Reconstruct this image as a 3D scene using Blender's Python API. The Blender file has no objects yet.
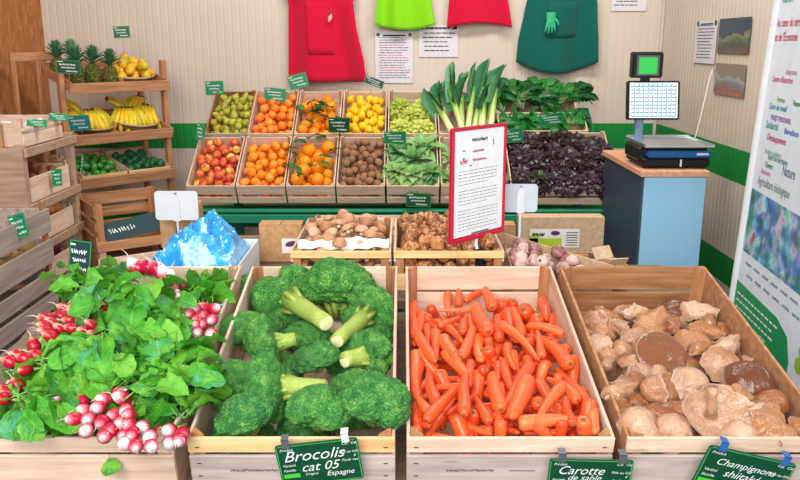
import bpy, math, random
import numpy as np
from mathutils import Vector, Matrix, Quaternion, noise as mnoise
PI = math.pi
D2R = PI/180
SC = bpy.context.scene
COL = SC.collection

# ------------------------------------------------------------ camera, world, light, exposure
TH = 13.8*D2R                       # the lens looks 13.8 degrees below the horizon
F = 800.0
CX = 403.0
CAMH = 1.6
cam_d = bpy.data.cameras.new('camera')
cam = bpy.data.objects.new('camera', cam_d)
COL.objects.link(cam)
cam.location = (0, 0, CAMH)
cam.rotation_euler = (PI/2-TH, 0, 0)
cam_d.sensor_width = 36
cam_d.lens = 36.0*F/800
cam_d.shift_x = -3/800
cam_d.clip_start = .05
SC.camera = cam
SC.view_settings.view_transform = 'Standard'
SC.view_settings.look = 'None'
SC.view_settings.gamma = 1
SC.view_settings.exposure = 0.14
SC.view_settings.use_curve_mapping = False

W = bpy.data.worlds.new('daylight'); SC.world = W
W.use_nodes = True
bg = W.node_tree.nodes['Background']
bg.inputs[0].default_value = (.93, .96, 1, 1)
bg.inputs[1].default_value = .30

def area(name, loc, target, size, size_y, power, color):
    d = bpy.data.lights.new(name, 'AREA'); d.shape = 'RECTANGLE'
    d.size = size; d.size_y = size_y; d.energy = power; d.color = color
    o = bpy.data.objects.new(name, d); COL.objects.link(o)
    o.location = loc
    o.rotation_euler = (Vector(target)-Vector(loc)).to_track_quat('-Z', 'Y').to_euler()
    return o
area('shopfront_daylight', (-.9, -.5, 3.2), (0, 2.2, .9), 2.2, 1.2, 84, (1, .985, .96))
area('front_fill_light', (-.3, -1.5, 2.2), (0, 4.5, .8), 2.6, 1.4, 95, (1, .97, .95))  # added fill behind the camera, brightens upright crate fronts; no door there
area('back_fill_light', (.3, 3.5, 3.3), (.2, 4.6, .8), 2.2, .5, 62, (1, .95, .88))  # added fill above the back display; no ceiling lamp there
area('right_window_daylight', (2.6, .4, 2.3), (.4, 2.4, .9), 1.0, 1.4, 26, (.86, .93, 1))

# ------------------------------------------------------------ pixel to ray, for measuring the photograph
ST, CT = math.sin(TH), math.cos(TH)
def ray(x, y):
    a = (x-CX)/F; b = (y-240)/F
    return Vector((a, CT-b*ST, -(ST+b*CT)))
def pY(x, y, Y):
    r = ray(x, y); return r*(Y/r.y)+Vector((0, 0, CAMH))
def pZ(x, y, h):
    r = ray(x, y); return r*((h-CAMH)/r.z)+Vector((0, 0, CAMH))
def pSlope(x, y, h0, s, Y0, off=0.0):
    r = ray(x, y)
    z = (CAMH-h0-off+Y0*s)/(-r.z+s*r.y)
    return r*z+Vector((0, 0, CAMH))

# ------------------------------------------------------------ mesh builder
class MB:
    def __init__(s): s.v = []; s.f = []; s.k = []; s.mi = []; s.T = Matrix.Identity(4)
    def add(s, vs, fs, k=0.0, mi=0):
        b = len(s.v)
        s.v += [tuple(s.T @ Vector(p)) for p in vs]
        s.f += [tuple(b+i for i in f) for f in fs]
        s.k += list(k) if hasattr(k, '__len__') else [k]*len(vs)
        s.mi += [mi]*len(fs)
        return s
    def box(s, x0, x1, y0, y1, z0, z1, mi=0, c=0.0):
        if c <= 0:
            vs = [(x, y, z) for z in (z0, z1) for y in (y0, y1) for x in (x0, x1)]
            return s.add(vs, [(0, 2, 3, 1), (4, 5, 7, 6), (0, 1, 5, 4), (2, 6, 7, 3), (0, 4, 6, 2), (1, 3, 7, 5)], mi=mi)
        c = min(c, (x1-x0)*.3, (y1-y0)*.3, (z1-z0)*.3)
        vs = []; idx = {}
        X = (x0, x1); Y = (y0, y1); Z = (z0, z1)
        for i in (0, 1):
            for j in (0, 1):
                for k in (0, 1):
                    sx, sy, sz = (1, -1)[i], (1, -1)[j], (1, -1)[k]
                    idx[i, j, k, 0] = len(vs); vs.append((X[i], Y[j]+sy*c, Z[k]+sz*c))
                    idx[i, j, k, 1] = len(vs); vs.append((X[i]+sx*c, Y[j], Z[k]+sz*c))
                    idx[i, j, k, 2] = len(vs); vs.append((X[i]+sx*c, Y[j]+sy*c, Z[k]))
        fs = []
        ring = [(0, 0), (1, 0), (1, 1), (0, 1)]
        for i in (0, 1):
            fs.append([idx[i, a, b, 0] for a, b in ring])
            fs.append([idx[a, i, b, 1] for a, b in ring])
            fs.append([idx[a, b, i, 2] for a, b in ring])
        for a in (0, 1):
            for b in (0, 1):
                fs.append([idx[0, a, b, 1], idx[1, a, b, 1], idx[1, a, b, 2], idx[0, a, b, 2]])
                fs.append([idx[a, 0, b, 0], idx[a, 1, b, 0], idx[a, 1, b, 2], idx[a, 0, b, 2]])
                fs.append([idx[a, b, 0, 0], idx[a, b, 1, 0], idx[a, b, 1, 1], idx[a, b, 0, 1]])
                for k in (0, 1):
                    fs.append([idx[a, b, k, 0], idx[a, b, k, 1], idx[a, b, k, 2]])
        cen = Vector(((x0+x1)/2, (y0+y1)/2, (z0+z1)/2))
        out = []
        for f in fs:
            p = [Vector(vs[i]) for i in f]
            n = (p[1]-p[0]).cross(p[2]-p[0]); m = sum(p, Vector())/len(p)
            out.append(tuple(f) if n.dot(m-cen) > 0 else tuple(reversed(f)))
        return s.add(vs, out, mi=mi)
    def grid(s, fn, nu, nv, closed_u=False, kf=None, mi=0):
        vs = []; ks = []
        for j in range(nv+1):
            for i in range(nu if closed_u else nu+1):
                vs.append(fn(i/nu, j/nv)); ks.append(kf(i/nu, j/nv) if kf else 0.0)
        m = nu if closed_u else nu+1
        fs = []
        for j in range(nv):
            for i in range(nu):
                a = j*m+i; b = j*m+(i+1) % m if closed_u else a+1
                fs.append((a, b, b+m, a+m))
        return s.add(vs, fs, ks, mi=mi)
    def lathe(s, prof, n=16, kf=None, mi=0):       # prof: list of (r, z)
        m = len(prof)-1
        def fn(u, v):
            r, z = prof[round(v*m)]
            return (r*math.cos(2*PI*u), r*math.sin(2*PI*u), z)
        return s.grid(fn, n, m, True, (lambda u, v: kf(v)) if kf else None, mi)
    def tube(s, pts, r, n=8, k=0.0, mi=0):
        pts = [Vector(p) for p in pts]; m = len(pts)
        rr = r if hasattr(r, '__len__') else [r]*m
        kk = k if hasattr(k, '__len__') else [k]*m
        up = Vector((0, 0, 1)); vs = []; ks = []
        d0 = (pts[1]-pts[0]).normalized()
        if abs(d0.z) > .9: up = Vector((1, 0, 0))
        a = d0.cross(up).normalized()
        for i in range(m):
            d = (pts[min(i+1, m-1)]-pts[max(i-1, 0)]).normalized()
            a = (a-d*a.dot(d)).normalized(); b = d.cross(a)
            for j in range(n):
                t = 2*PI*j/n
                vs.append(pts[i]+(a*math.cos(t)+b*math.sin(t))*rr[i]); ks.append(kk[i])
        fs = [(i*n+j, i*n+(j+1) % n, (i+1)*n+(j+1) % n, (i+1)*n+j) for i in range(m-1) for j in range(n)]
        fs += [tuple(reversed(range(n))), tuple(range((m-1)*n, m*n))]
        return s.add(vs, fs, ks, mi)
    def prism(s, poly, z0, z1, mi=0):
        n = len(poly)
        vs = [(x, y, z0) for x, y in poly]+[(x, y, z1) for x, y in poly]
        fs = [tuple(reversed(range(n))), tuple(range(n, 2*n))]+[(i, (i+1) % n, n+(i+1) % n, n+i) for i in range(n)]
        return s.add(vs, fs, mi=mi)
    def mesh(s, name, mats, smooth=True):
        me = bpy.data.meshes.new(name)
        me.from_pydata(s.v, [], s.f); me.update()
        if not isinstance(mats, (list, tuple)): mats = [mats]
        for m in mats: me.materials.append(m)
        me.polygons.foreach_set('material_index', s.mi)
        me.polygons.foreach_set('use_smooth', [smooth]*len(s.f))
        if any(s.k):
            at = me.attributes.new('k', 'FLOAT', 'POINT'); at.data.foreach_set('value', s.k)
        return me
    def build(s, name, mats, parent=None, smooth=False):
        return mk(name, s.mesh(name, mats, smooth), parent)

def mk(name, data, parent=None, loc=None):
    o = bpy.data.objects.new(name, data); COL.objects.link(o)
    if parent: o.parent = parent
    if loc is not None: o.location = loc
    return o
def tag(o, label, cat, group=None, kind=None):
    if label: o['label'] = label
    if cat: o['category'] = cat
    if group: o['group'] = group
    if kind: o['kind'] = kind
    return o
def thing(name, label, cat, loc=(0, 0, 0), rot=(0, 0, 0), group=None):
    o = mk(name, None); o.location = loc; o.rotation_euler = rot
    return tag(o, label, cat, group)
def copy_tree(o, parent=None):
    c = o.copy(); COL.objects.link(c); c.parent = parent
    for ch in o.children: copy_tree(ch, c)
    return c
def kill(o):
    for ch in list(o.children): kill(ch)
    bpy.data.objects.remove(o)

# ------------------------------------------------------------ materials
def hexc(h):
    h = h.lstrip('#'); c = [int(h[i:i+2], 16)/255 for i in (0, 2, 4)]
    return tuple((x/12.92 if x <= .04045 else ((x+.055)/1.055)**2.4) for x in c)+(1,)
class NT:
    def __init__(s, name):
        s.m = bpy.data.materials.new(name); s.m.use_nodes = True
        s.t = s.m.node_tree; s.b = s.t.nodes['Principled BSDF']
    def n(s, typ, **kw):
        x = s.t.nodes.new(typ)
        for k, v in kw.items():
            if k.startswith('i_'): x.inputs[k[2:].replace('_', ' ')].default_value = v
            elif k.startswith('n_'): x.inputs[int(k[2:])].default_value = v
            else: setattr(x, k, v)
        return x
    def l(s, a, b): s.t.links.new(a, b)
    def ramp(s, src, stops):
        r = s.n('ShaderNodeValToRGB'); e = r.color_ramp.elements
        while len(e) < len(stops): e.new(.5)
        for q, (p, c) in zip(e, stops): q.position = p; q.color = hexc(c) if isinstance(c, str) else c
        s.l(src, r.inputs[0]); return r.outputs[0]
    def coords(s, scale=(1, 1, 1), kind='Object', rnd=True):
        tc = s.n('ShaderNodeTexCoord'); mp = s.n('ShaderNodeMapping'); mp.inputs['Scale'].default_value = scale
        s.l(tc.outputs[kind], mp.inputs[0])
        if rnd:
            oi = s.n('ShaderNodeObjectInfo'); mu = s.n('ShaderNodeMath', operation='MULTIPLY', n_1=37.0)
            s.l(oi.outputs['Random'], mu.inputs[0]); s.l(mu.outputs[0], mp.inputs['Location'])
        return mp.outputs[0]
    def noise(s, vec, scale, detail=3, rough=.5, out=0):
        x = s.n('ShaderNodeTexNoise'); x.inputs['Scale'].default_value = scale
        x.inputs['Detail'].default_value = detail; x.inputs['Roughness'].default_value = rough
        if vec: s.l(vec, x.inputs['Vector'])
        return x.outputs[out]
    def vor(s, vec, scale, feature='F1', out=0):
        x = s.n('ShaderNodeTexVoronoi', feature=feature); x.inputs['Scale'].default_value = scale
        if vec: s.l(vec, x.inputs['Vector'])
        return x.outputs[out]
    def mix(s, fac, a, b, blend='MIX'):
        x = s.n('ShaderNodeMix', data_type='RGBA', blend_type=blend)
        if isinstance(fac, (int, float)): x.inputs[0].default_value = fac
        else: s.l(fac, x.inputs[0])
        for q, v in ((6, a), (7, b)):
            if isinstance(v, str): x.inputs[q].default_value = hexc(v)
            elif isinstance(v, tuple): x.inputs[q].default_value = v
            else: s.l(v, x.inputs[q])
        return x.outputs[2]
    def bump(s, h, strength=.3, dist=.001):
        x = s.n('ShaderNodeBump'); x.inputs['Strength'].default_value = strength; x.inputs['Distance'].default_value = dist
        s.l(h, x.inputs['Height']); s.l(x.outputs[0], s.b.inputs['Normal'])
    def fin(s, col=None, rough=.5, spec=.5, **kw):
        if col is not None:
            if isinstance(col, str): s.b.inputs['Base Color'].default_value = hexc(col)
            else: s.l(col, s.b.inputs['Base Color'])
        s.b.inputs['Roughness'].default_value = rough
        s.b.inputs['Specular IOR Level'].default_value = spec
        for k, v in kw.items():
            s.b.inputs[k.replace('_', ' ')].default_value = v
        return s.m
def objrand(N):
    return N.n('ShaderNodeObjectInfo').outputs['Random']
def plain(name, c, rough=.5, spec=.4, **kw):
    N = NT(name); v = N.coords((1, 1, 1))
    f = N.noise(v, 30, 3)
    col = N.mix(.12, c, N.ramp(f, [(.3, '#888888'), (.7, '#ffffff')]), 'MULTIPLY')
    return N.fin(col, rough, spec, **kw)
def wood(name, c1, c2, c3, along='x', knots=True):
    N = NT(name)
    sc = {'x': (3, 40, 40), 'y': (40, 3, 40), 'z': (40, 40, 3)}[along]
    v = N.coords(sc)
    g = N.noise(v, 1.4, 6, .6)
    col = N.ramp(g, [(.3, c1), (.52, c2), (.75, c3)])
    v2 = N.coords({'x': (1, 5, 5), 'y': (5, 1, 5), 'z': (5, 5, 1)}[along])
    b = N.noise(v2, 4, 4)
    col = N.mix(N.ramp(b, [(.35, '#000000'), (.75, '#666666')]), col, c1)
    if knots:
        k = N.vor(v2, 5.5)
        col = N.mix(N.ramp(k, [(.06, '#999999'), (.13, '#000000')]), col, '#6b4526')
    r = objrand(N)
    col = N.mix(N.ramp(r, [(0, '#000000'), (1, '#333333')]), col, c3)
    N.bump(g, .35, .0012)
    return N.fin(col, .72, .25)
M = {}
M['pale'] = wood('pale_poplar', '#ccaa90', '#e2c4ac', '#f0dcc8')
M['pale_y'] = wood('pale_poplar_side', '#bf9f87', '#dabda6', '#e8d2bf', 'y')
M['pale_z'] = wood('pale_poplar_post', '#b08f72', '#caa98a', '#dcc0a0', 'z')
M['amber'] = wood('warm_pine_rail', '#d3a268', '#ecc48c', '#f4d9a8')
M['grey'] = wood('weathered_grey_wood', '#8c7b72', '#a9988e', '#c2b2a7')
M['printed'] = wood('greyish_crate_board', '#a3948c', '#bfb0a6', '#d0c4ba')
M['rack'] = wood('rack_pine', '#9c6a45', '#ba8560', '#cf9f7a')
M['rack_z'] = wood('rack_pine_post', '#98643f', '#b57f58', '#c99570', 'z')
M['brownw'] = wood('brown_crate_wood', '#7d5334', '#a0714b', '#bd9068')
M['standw'] = wood('grey_brown_shelf_wood', '#94775f', '#b09079', '#c4a890')
M['tabletop'] = wood('table_board', '#6b5a4a', '#84705c', '#9a8570')
M['garlicw'] = M['pale']
def mk_card(name, c):
    N = NT(name); v = N.coords((1, 1, 1)); g = N.noise(v, 60, 4)
    N.bump(g, .2, .0008)
    return N.fin(N.mix(.5, c, N.ramp(g, [(.3, '#a8855f'), (.7, '#dcb992')]), 'MIX'), .85, .2)
M['card'] = mk_card('kraft_cardboard', '#b07c48')
M['card_pale'] = mk_card('pale_cardboard', '#cbb094')
M['white_card'] = plain('white_box_board', '#e6e6ea', .6)
M['black'] = plain('black_plastic', '#16181c', .35)
M['white'] = plain('white_plastic', '#d9dde2', .35)
M['paper'] = plain('white_paper', '#d8d5dd', .8)
M['paper_w'] = plain('tissue_paper', '#f0ece6', .8)
M['ink'] = plain('black_ink', '#2a2a33', .7)
M['ink_red'] = plain('red_ink', '#b5324a', .7)
M['chalk'] = plain('white_chalk_ink', '#e8f0ea', .6)
M['taggreen'] = plain('dark_green_slate', '#0b4a2e', .4)
M['tagteal'] = plain('teal_green_slate', '#1a8058', .4)
M['tagblue'] = plain('blue_green_slate', '#1d7f86', .4)
M['tagrim'] = plain('bright_green_rim', '#41a852', .45)
M['taglime'] = plain('lime_green_patch', '#49c43c', .45)
M['slate'] = plain('dark_slate', '#1d3c40', .45)
M['clip_grey'] = plain('grey_clip', '#5c6066', .35)
M['clip_blue'] = plain('blue_clip', '#2f66ae', .35)
M['steel'] = plain('brushed_steel', '#c8ced4', .28, .5, Metallic=.9)
M['greenbeam'] = plain('green_painted_beam', '#118060', .5)
M['redframe'] = plain('red_frame_plastic', '#c21c3c', .35)
M['wirew'] = plain('white_wire', '#dfdfe0', .5)
# ------------------------------------------------------------ organic materials
def fruit_mat(name, stops, rough=.35, scale=6, bump=.15, bscale=120, spots=None, coat=0.0, use_rand=.6):
    N = NT(name); v = N.coords((1, 1, 1))
    a = N.noise(v, scale, 2); r = objrand(N)
    mx = N.n('ShaderNodeMix', data_type='FLOAT'); mx.inputs[0].default_value = use_rand
    N.l(a, mx.inputs[2]); N.l(r, mx.inputs[3])
    col = N.ramp(mx.outputs[0], stops)
    if spots: col = N.mix(N.ramp(N.vor(v, bscale*.5), [(.05, '#777777'), (.18, '#000000')]), col, spots)
    N.bump(N.noise(v, bscale, 2), bump, .0006)
    return N.fin(col, rough, .45, Coat_Weight=coat, Subsurface_Weight=.08, Subsurface_Scale=.01)
M['orange'] = fruit_mat('orange_rind', [(.15, '#f08408'), (.5, '#fc9a14'), (.85, '#ff7a06')], .42, 5, .3, 500)
M['clem'] = fruit_mat('clementine_rind', [(.1, '#f5801a'), (.5, '#fb9a26'), (.9, '#f06d12')], .4, 5, .3, 500)
M['tang'] = fruit_mat('tangerine_rind', [(.1, '#f4872a'), (.5, '#fb9432'), (.9, '#ee6418')], .4, 5, .3, 500)
M['lemon'] = fruit_mat('lemon_rind', [(.1, '#f2b60c'), (.5, '#ffcb1a'), (.9, '#e8b010')], .4, 5, .2, 400)
M['pear'] = fruit_mat('pear_skin', [(.1, '#8f9430'), (.5, '#b3b23a'), (.8, '#a08b30'), (.95, '#7f7a2c')], .45, 1.5, .1, 200, '#6b5a20')
M['apple'] = fruit_mat('apple_skin', [(.1, '#e8c04a'), (.3, '#ecd05a'), (.42, '#dd7a3c'), (.6, '#cf3a38'), (.8, '#e59a4a'), (.95, '#b82644')], .3, 1.1, .05, 8, use_rand=.35)
M['kiwi'] = fruit_mat('kiwi_skin', [(.1, '#8a6040'), (.5, '#a07450'), (.9, '#74503a')], .8, 30, .5, 400)
M['lime'] = fruit_mat('lime_rind', [(.1, '#2e7a2c'), (.5, '#45983a'), (.9, '#2a6a2c')], .35, 6, .3, 300)
M['avocado'] = fruit_mat('avocado_skin', [(.1, '#0c4428'), (.5, '#176036'), (.9, '#1c7038')], .4, 6, .6, 160)
M['mango'] = fruit_mat('mango_skin', [(.1, '#c6c232'), (.35, '#e2b428'), (.6, '#f0a020'), (.8, '#a8b434'), (.95, '#ec7a2a')], .35, 1.0, .05, 100)
M['banana'] = fruit_mat('banana_peel', [(.2, '#d8b01c'), (.45, '#f0cc24'), (.6, '#c0bc2a'), (.8, '#8aa82c')], .4, 14, .05, 100, use_rand=.25)
M['bananatip'] = plain('banana_tip', '#4b4a20', .7)
M['onion'] = fruit_mat('onion_skin', [(.1, '#c0622e'), (.5, '#da8a4a'), (.9, '#a34a22')], .3, 2, .1, 12)
M['shallot'] = fruit_mat('shallot_skin', [(.1, '#8a4a32'), (.5, '#a66045'), (.9, '#6b3424')], .4, 30, .1, 60)
M['redonion'] = fruit_mat('red_onion_skin', [(.1, '#6a2430'), (.5, '#84333c'), (.9, '#4a1820')], .35, 30, .1, 60)
M['potato'] = fruit_mat('potato_skin', [(.1, '#c29a62'), (.5, '#d6b27c'), (.9, '#a88050')], .7, 30, .4, 120, '#8c6a40')
M['champ'] = fruit_mat('brown_button_cap', [(.1, '#a56a44'), (.45, '#c08a62'), (.8, '#d8b090'), (.95, '#8a5434')], .5, 1.5, .3, 12)
M['champstem'] = plain('button_stem', '#e2cdb4', .7)
M['tuber'] = fruit_mat('tuber_skin', [(.2, '#b06c3c'), (.42, '#cf9460'), (.52, '#6a4028'), (.62, '#c08050'), (.8, '#2c1e1c'), (.95, '#e6d4bc')], .35, 1.6, .4, 6, use_rand=.2)
M['garlic'] = fruit_mat('garlic_skin', [(.2, '#95625c'), (.45, '#bc8a80'), (.6, '#d8b8ac'), (.8, '#8a5450')], .35, 1.8, .2, 12)
M['ginger'] = fruit_mat('ginger_skin', [(.1, '#caa070'), (.5, '#dcba8c'), (.9, '#b88a5a')], .7, 30, .4, 100)
M['navel'] = plain('stalk_scar', '#5a6a2a', .7)
M['brownscar'] = plain('brown_stalk', '#5a3a20', .8)

N = NT('carrot_skin')
v = N.coords((1, 1, 1)); w = N.coords((26, 1, 1))
g = N.noise(w, 1.6, 3); r = objrand(N)
c = N.ramp(r, [(.0, '#ee5624'), (.35, '#f4662e'), (.65, '#e84c1e'), (1, '#f87c42')])
c = N.mix(N.ramp(g, [(.45, '#000000'), (.7, '#4c4c4c')]), c, '#d8441e')
c = N.mix(N.ramp(N.noise(v, 9, 3), [(.55, '#000000'), (.8, '#2a2a2a')]), c, '#ffa070')
N.bump(g, .55, .0012)
M['carrot'] = N.fin(c, .32, .5, Subsurface_Weight=.12, Subsurface_Scale=.01)
M['carrotend'] = plain('carrot_crown_scar', '#80603a', .8)

N = NT('broccoli_buds'); v = N.coords((1, 1, 1))
a = N.vor(v, 26); b = N.noise(v, 3, 3); r = objrand(N)
c = N.ramp(b, [(.3, '#3f8440'), (.5, '#58a24c'), (.75, '#86c058')])
c = N.mix(N.ramp(r, [(0, '#000000'), (.6, '#111111'), (1, '#888888')]), c, '#2a7250')
c = N.mix(N.ramp(a, [(.1, '#303030'), (.5, '#000000')]), c, '#8fc860')
N.bump(N.ramp(N.vor(v, 26), [(0, '#ffffff'), (.6, '#000000')]), .7, .09)
M['broc'] = N.fin(c, .75, .2)
N = NT('broccoli_stalk_skin'); v = N.coords((1, 1, 1))
c = N.ramp(N.noise(v, 25, 3), [(.35, '#86a848'), (.55, '#aabc58'), (.75, '#d0cc78')])
N.bump(N.noise(v, 60, 3), .3, .002)
M['bstalk'] = N.fin(c, .5, .4, Subsurface_Weight=.1, Subsurface_Scale=.01)
M['bcut'] = plain('broccoli_cut_face', '#e2e2a8', .6)

def leaf_mat(name, stops, rib, rough=.38, trans=.25, bscale=40, vein=True):
    N = NT(name); v = N.coords((1, 1, 1))
    at = N.n('ShaderNodeAttribute', attribute_name='k')
    n1 = N.noise(v, 3.5, 2); r = objrand(N)
    mx = N.n('ShaderNodeMix', data_type='FLOAT'); mx.inputs[0].default_value = .5
    N.l(n1, mx.inputs[2]); N.l(r, mx.inputs[3])
    c = N.ramp(mx.outputs[0], stops)
    c = N.mix(N.ramp(at.outputs['Fac'], [(.7, '#000000'), (1, '#b0b0b0')]), c, rib)
    N.bump(N.noise(v, bscale*.5, 3), .5, .01)
    N.fin(c, rough, .45)
    t = N.n('ShaderNodeBsdfTranslucent'); N.l(c, t.inputs[0])
    ms = N.n('ShaderNodeMixShader'); ms.inputs[0].default_value = trans
    out = N.t.nodes['Material Output']
    N.l(N.b.outputs[0], ms.inputs[1]); N.l(t.outputs[0], ms.inputs[2]); N.l(ms.outputs[0], out.inputs[0])
    return N.m
M['rleaf'] = leaf_mat('radish_leaf', [(.2, '#3a9426'), (.4, '#5cb834'), (.55, '#86cc44'), (.68, '#46a43c'), (.85, '#6cc49a'), (.97, '#aedc6c')], '#a4d878', .26)
M['spinach'] = leaf_mat('spinach_leaf', [(.2, '#176a26'), (.5, '#2a8a34'), (.8, '#3fa548')], '#9ccc7a')
M['chard'] = leaf_mat('chard_leaf', [(.2, '#165426'), (.5, '#24762e'), (.8, '#459a44')], '#a8c48a')
M['oak'] = leaf_mat('oakleaf_lettuce', [(.2, '#26141a'), (.42, '#382028'), (.58, '#54404e'), (.75, '#281a24'), (.88, '#3f5030')], '#5c6a44', .25, .12)
M['frisee'] = leaf_mat('frisee_lettuce', [(.2, '#a9bc3c'), (.5, '#d2dc62'), (.8, '#e8eda0')], '#f2f3c8', .45, .3)
M['romaine'] = leaf_mat('pale_green_leaf', [(.2, '#5f9a52'), (.5, '#8cbc74'), (.8, '#b4d49a')], '#e4eec8', .45, .2)
M['cabb'] = leaf_mat('cabbage_leaf', [(.2, '#3c7a3c'), (.45, '#6d9c58'), (.65, '#a8c878'), (.85, '#5a9068')], '#e4eeb8', .45, .12)
M['leekleaf'] = leaf_mat('leek_leaf', [(.2, '#2a6a44'), (.5, '#42885a'), (.8, '#74ac6c')], '#8fbc7c', .42, .1)
N = NT('leek_stalk'); at = N.n('ShaderNodeAttribute', attribute_name='k')
v = N.coords((60, 60, 2))
c = N.ramp(at.outputs['Fac'], [(.1, '#efe8d0'), (.38, '#dfe4a8'), (.6, '#a4c45c'), (.85, '#5c9a4c')])
c = N.mix(N.ramp(N.noise(v, 1, 2), [(.4, '#000000'), (.8, '#444444')]), c, '#c8c890')
M['leekst'] = N.fin(c, .4, .4)
M['pinecrown'] = leaf_mat('pineapple_crown', [(.2, '#2a6a4a'), (.5, '#478a60'), (.8, '#7aaa80')], '#a8c8a0', .45, .05)
N = NT('pineapple_rind'); v = N.coords((1, 1, .8)); a = N.vor(v, 4.5)
c = N.ramp(a, [(.12, '#e0c050'), (.4, '#a8a040'), (.7, '#4c6430')])
N.bump(N.ramp(a, [(0, '#ffffff'), (.6, '#000000')]), 1, .15)
M['pine'] = N.fin(c, .6, .3)
# radish skin: red shoulder to white tip through the attribute k (0 crown .. 1 tip)
N = NT('radish_skin'); at = N.n('ShaderNodeAttribute', attribute_name='k'); v = N.coords((1, 1, 1)); r = objrand(N)
ad = N.n('ShaderNodeMath', operation='MULTIPLY_ADD'); N.l(r, ad.inputs[0]); ad.inputs[1].default_value = -.32
N.l(at.outputs['Fac'], ad.inputs[2])
c = N.ramp(ad.outputs[0], [(.0, '#a80c2e'), (.42, '#c81a40'), (.6, '#e88a98'), (.72, '#f5e4e2')])
M['radish'] = N.fin(c, .25, .5, Subsurface_Weight=.1, Subsurface_Scale=.005)
N = NT('deep_red_radish_skin'); v = N.coords((1, 1, 1))
at = N.n('ShaderNodeAttribute', attribute_name='k')
c = N.ramp(N.noise(v, 60, 3), [(.3, '#9c0a22'), (.6, '#bc182e'), (.85, '#d8504a')])
c = N.mix(N.ramp(at.outputs['Fac'], [(.72, '#000000'), (.97, '#dddddd')]), c, '#f2c49a')
M['radish_red'] = N.fin(c, .25, .5)
M['rroot'] = plain('radish_root_hair', '#ecdcd4', .6)
M['rstem'] = plain('radish_stem', '#a8cc70', .45)
# fleshy mushroom
def mush_mat(name, stops, rough=.5):
    N = NT(name); v = N.coords((1, 1, 1)); at = N.n('ShaderNodeAttribute', attribute_name='k')
    r = objrand(N); n1 = N.noise(v, 22, 4)
    mx = N.n('ShaderNodeMix', data_type='FLOAT'); mx.inputs[0].default_value = .55
    N.l(n1, mx.inputs[2]); N.l(r, mx.inputs[3])
    c = N.ramp(mx.outputs[0], stops)
    c = N.mix(N.ramp(at.outputs['Fac'], [(.85, '#000000'), (1, '#aaaaaa')]), c, '#e4d0c0')
    N.bump(N.noise(v, 3, 3, .5), .2, .05)
    return N.fin(c, rough*.62, .5, Subsurface_Weight=.04, Subsurface_Scale=.01)
M['mcap'] = mush_mat('tan_mushroom_cap', [(.2, '#8a5230'), (.4, '#a3683e'), (.6, '#b9845a'), (.8, '#744024'), (.95, '#cda382')])
M['mbrown'] = mush_mat('brown_mushroom_cap', [(.2, '#663820'), (.5, '#7e4c2e'), (.8, '#966242')], .38)
M['mpale'] = mush_mat('pale_mushroom_cap', [(.2, '#986444'), (.42, '#b38260'), (.62, '#d0ac90'), (.8, '#a07050')])
N = NT('mushroom_gills'); at = N.n('ShaderNodeAttribute', attribute_name='k')
sn = N.n('ShaderNodeMath', operation='SINE'); mu = N.n('ShaderNodeMath', operation='MULTIPLY', n_1=420.0)
N.l(at.outputs['Fac'], mu.inputs[0]); N.l(mu.outputs[0], sn.inputs[0])
c = N.ramp(sn.outputs[0], [(.2, '#9a7052'), (.7, '#c49c80')])
N.bump(sn.outputs[0], .5, .0015)
M['gills'] = N.fin(c, .6, .3)
M['mstem'] = plain('mushroom_stem', '#dcc09c', .6)

# ------------------------------------------------------------ text and scribbles
def text_mesh(s, size, shear=0.0, bold=0.0, align='LEFT'):
    cu = bpy.data.curves.new('t', 'FONT'); cu.body = s; cu.size = size; cu.shear = shear
    cu.offset = bold; cu.align_x = align; cu.resolution_u = 3
    o = bpy.data.objects.new('t', cu); COL.objects.link(o)
    bpy.context.view_layer.update()
    me = bpy.data.meshes.new_from_object(o)
    bpy.data.objects.remove(o)
    return me
def add_text(mb, s, x, y, size, T, shear=0.0, bold=0.0, sx=1.0, align='LEFT', mi=0):
    """append filled letters lying on the local plane of T (x right, y up)"""
    me = text_mesh(s, size, shear, bold, align)
    vs = [T @ Vector((x+p.co.x*sx, y+p.co.y, 0)) for p in me.vertices]
    mb.add(vs, [tuple(f.vertices) for f in me.polygons], mi=mi)
    bpy.data.meshes.remove(me)
def add_scribble(mb, x, y, w, h, T, rng, t=None, mi=0):
    """an illegible handwritten word: a wavy ribbon"""
    t = t or h*.16; n = max(6, int(w/h*7)); pts = []
    for i in range(n+1):
        pts.append((x+w*i/n+rng.uniform(-.1, .1)*h, y+h*(.5+.5*math.sin(i*1.9+rng.random())*rng.uniform(.5, 1))))
    vs = []
    for px_, py_ in pts: vs += [T @ Vector((px_-t*.4, py_-t, 0)), T @ Vector((px_+t*.4, py_+t, 0))]
    mb.add(vs, [(2*i, 2*i+2, 2*i+3, 2*i+1) for i in range(n)], mi=mi)
def add_line(mb, x, y, w, h, T, mi=0):
    mb.add([T @ Vector(p) for p in ((x, y, 0), (x+w, y, 0), (x+w, y+h, 0), (x, y+h, 0))], [(0, 1, 2, 3)], mi=mi)
def plateT(off): return Matrix.Translation((0, -off, 0)) @ Matrix.Rotation(PI/2, 4, 'X')   # text plane facing -y

def round_poly(w, h, r, n=4):
    P = []
    for cx_, cz_, a0 in ((w/2-r, h/2-r, 0), (-w/2+r, h/2-r, 90), (-w/2+r, -h/2+r, 180), (w/2-r, -h/2+r, 270)):
        for i in range(n+1):
            a = (a0+90*i/n)*D2R; P.append((cx_+r*math.cos(a), cz_+r*math.sin(a)))
    return P
def plate_mb(w, h, t, r=.004):
    mb = MB(); mb.T = Matrix.Rotation(PI/2, 4, 'X')
    mb.prism(round_poly(w, h, r), -t/2, t/2); return mb

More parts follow.
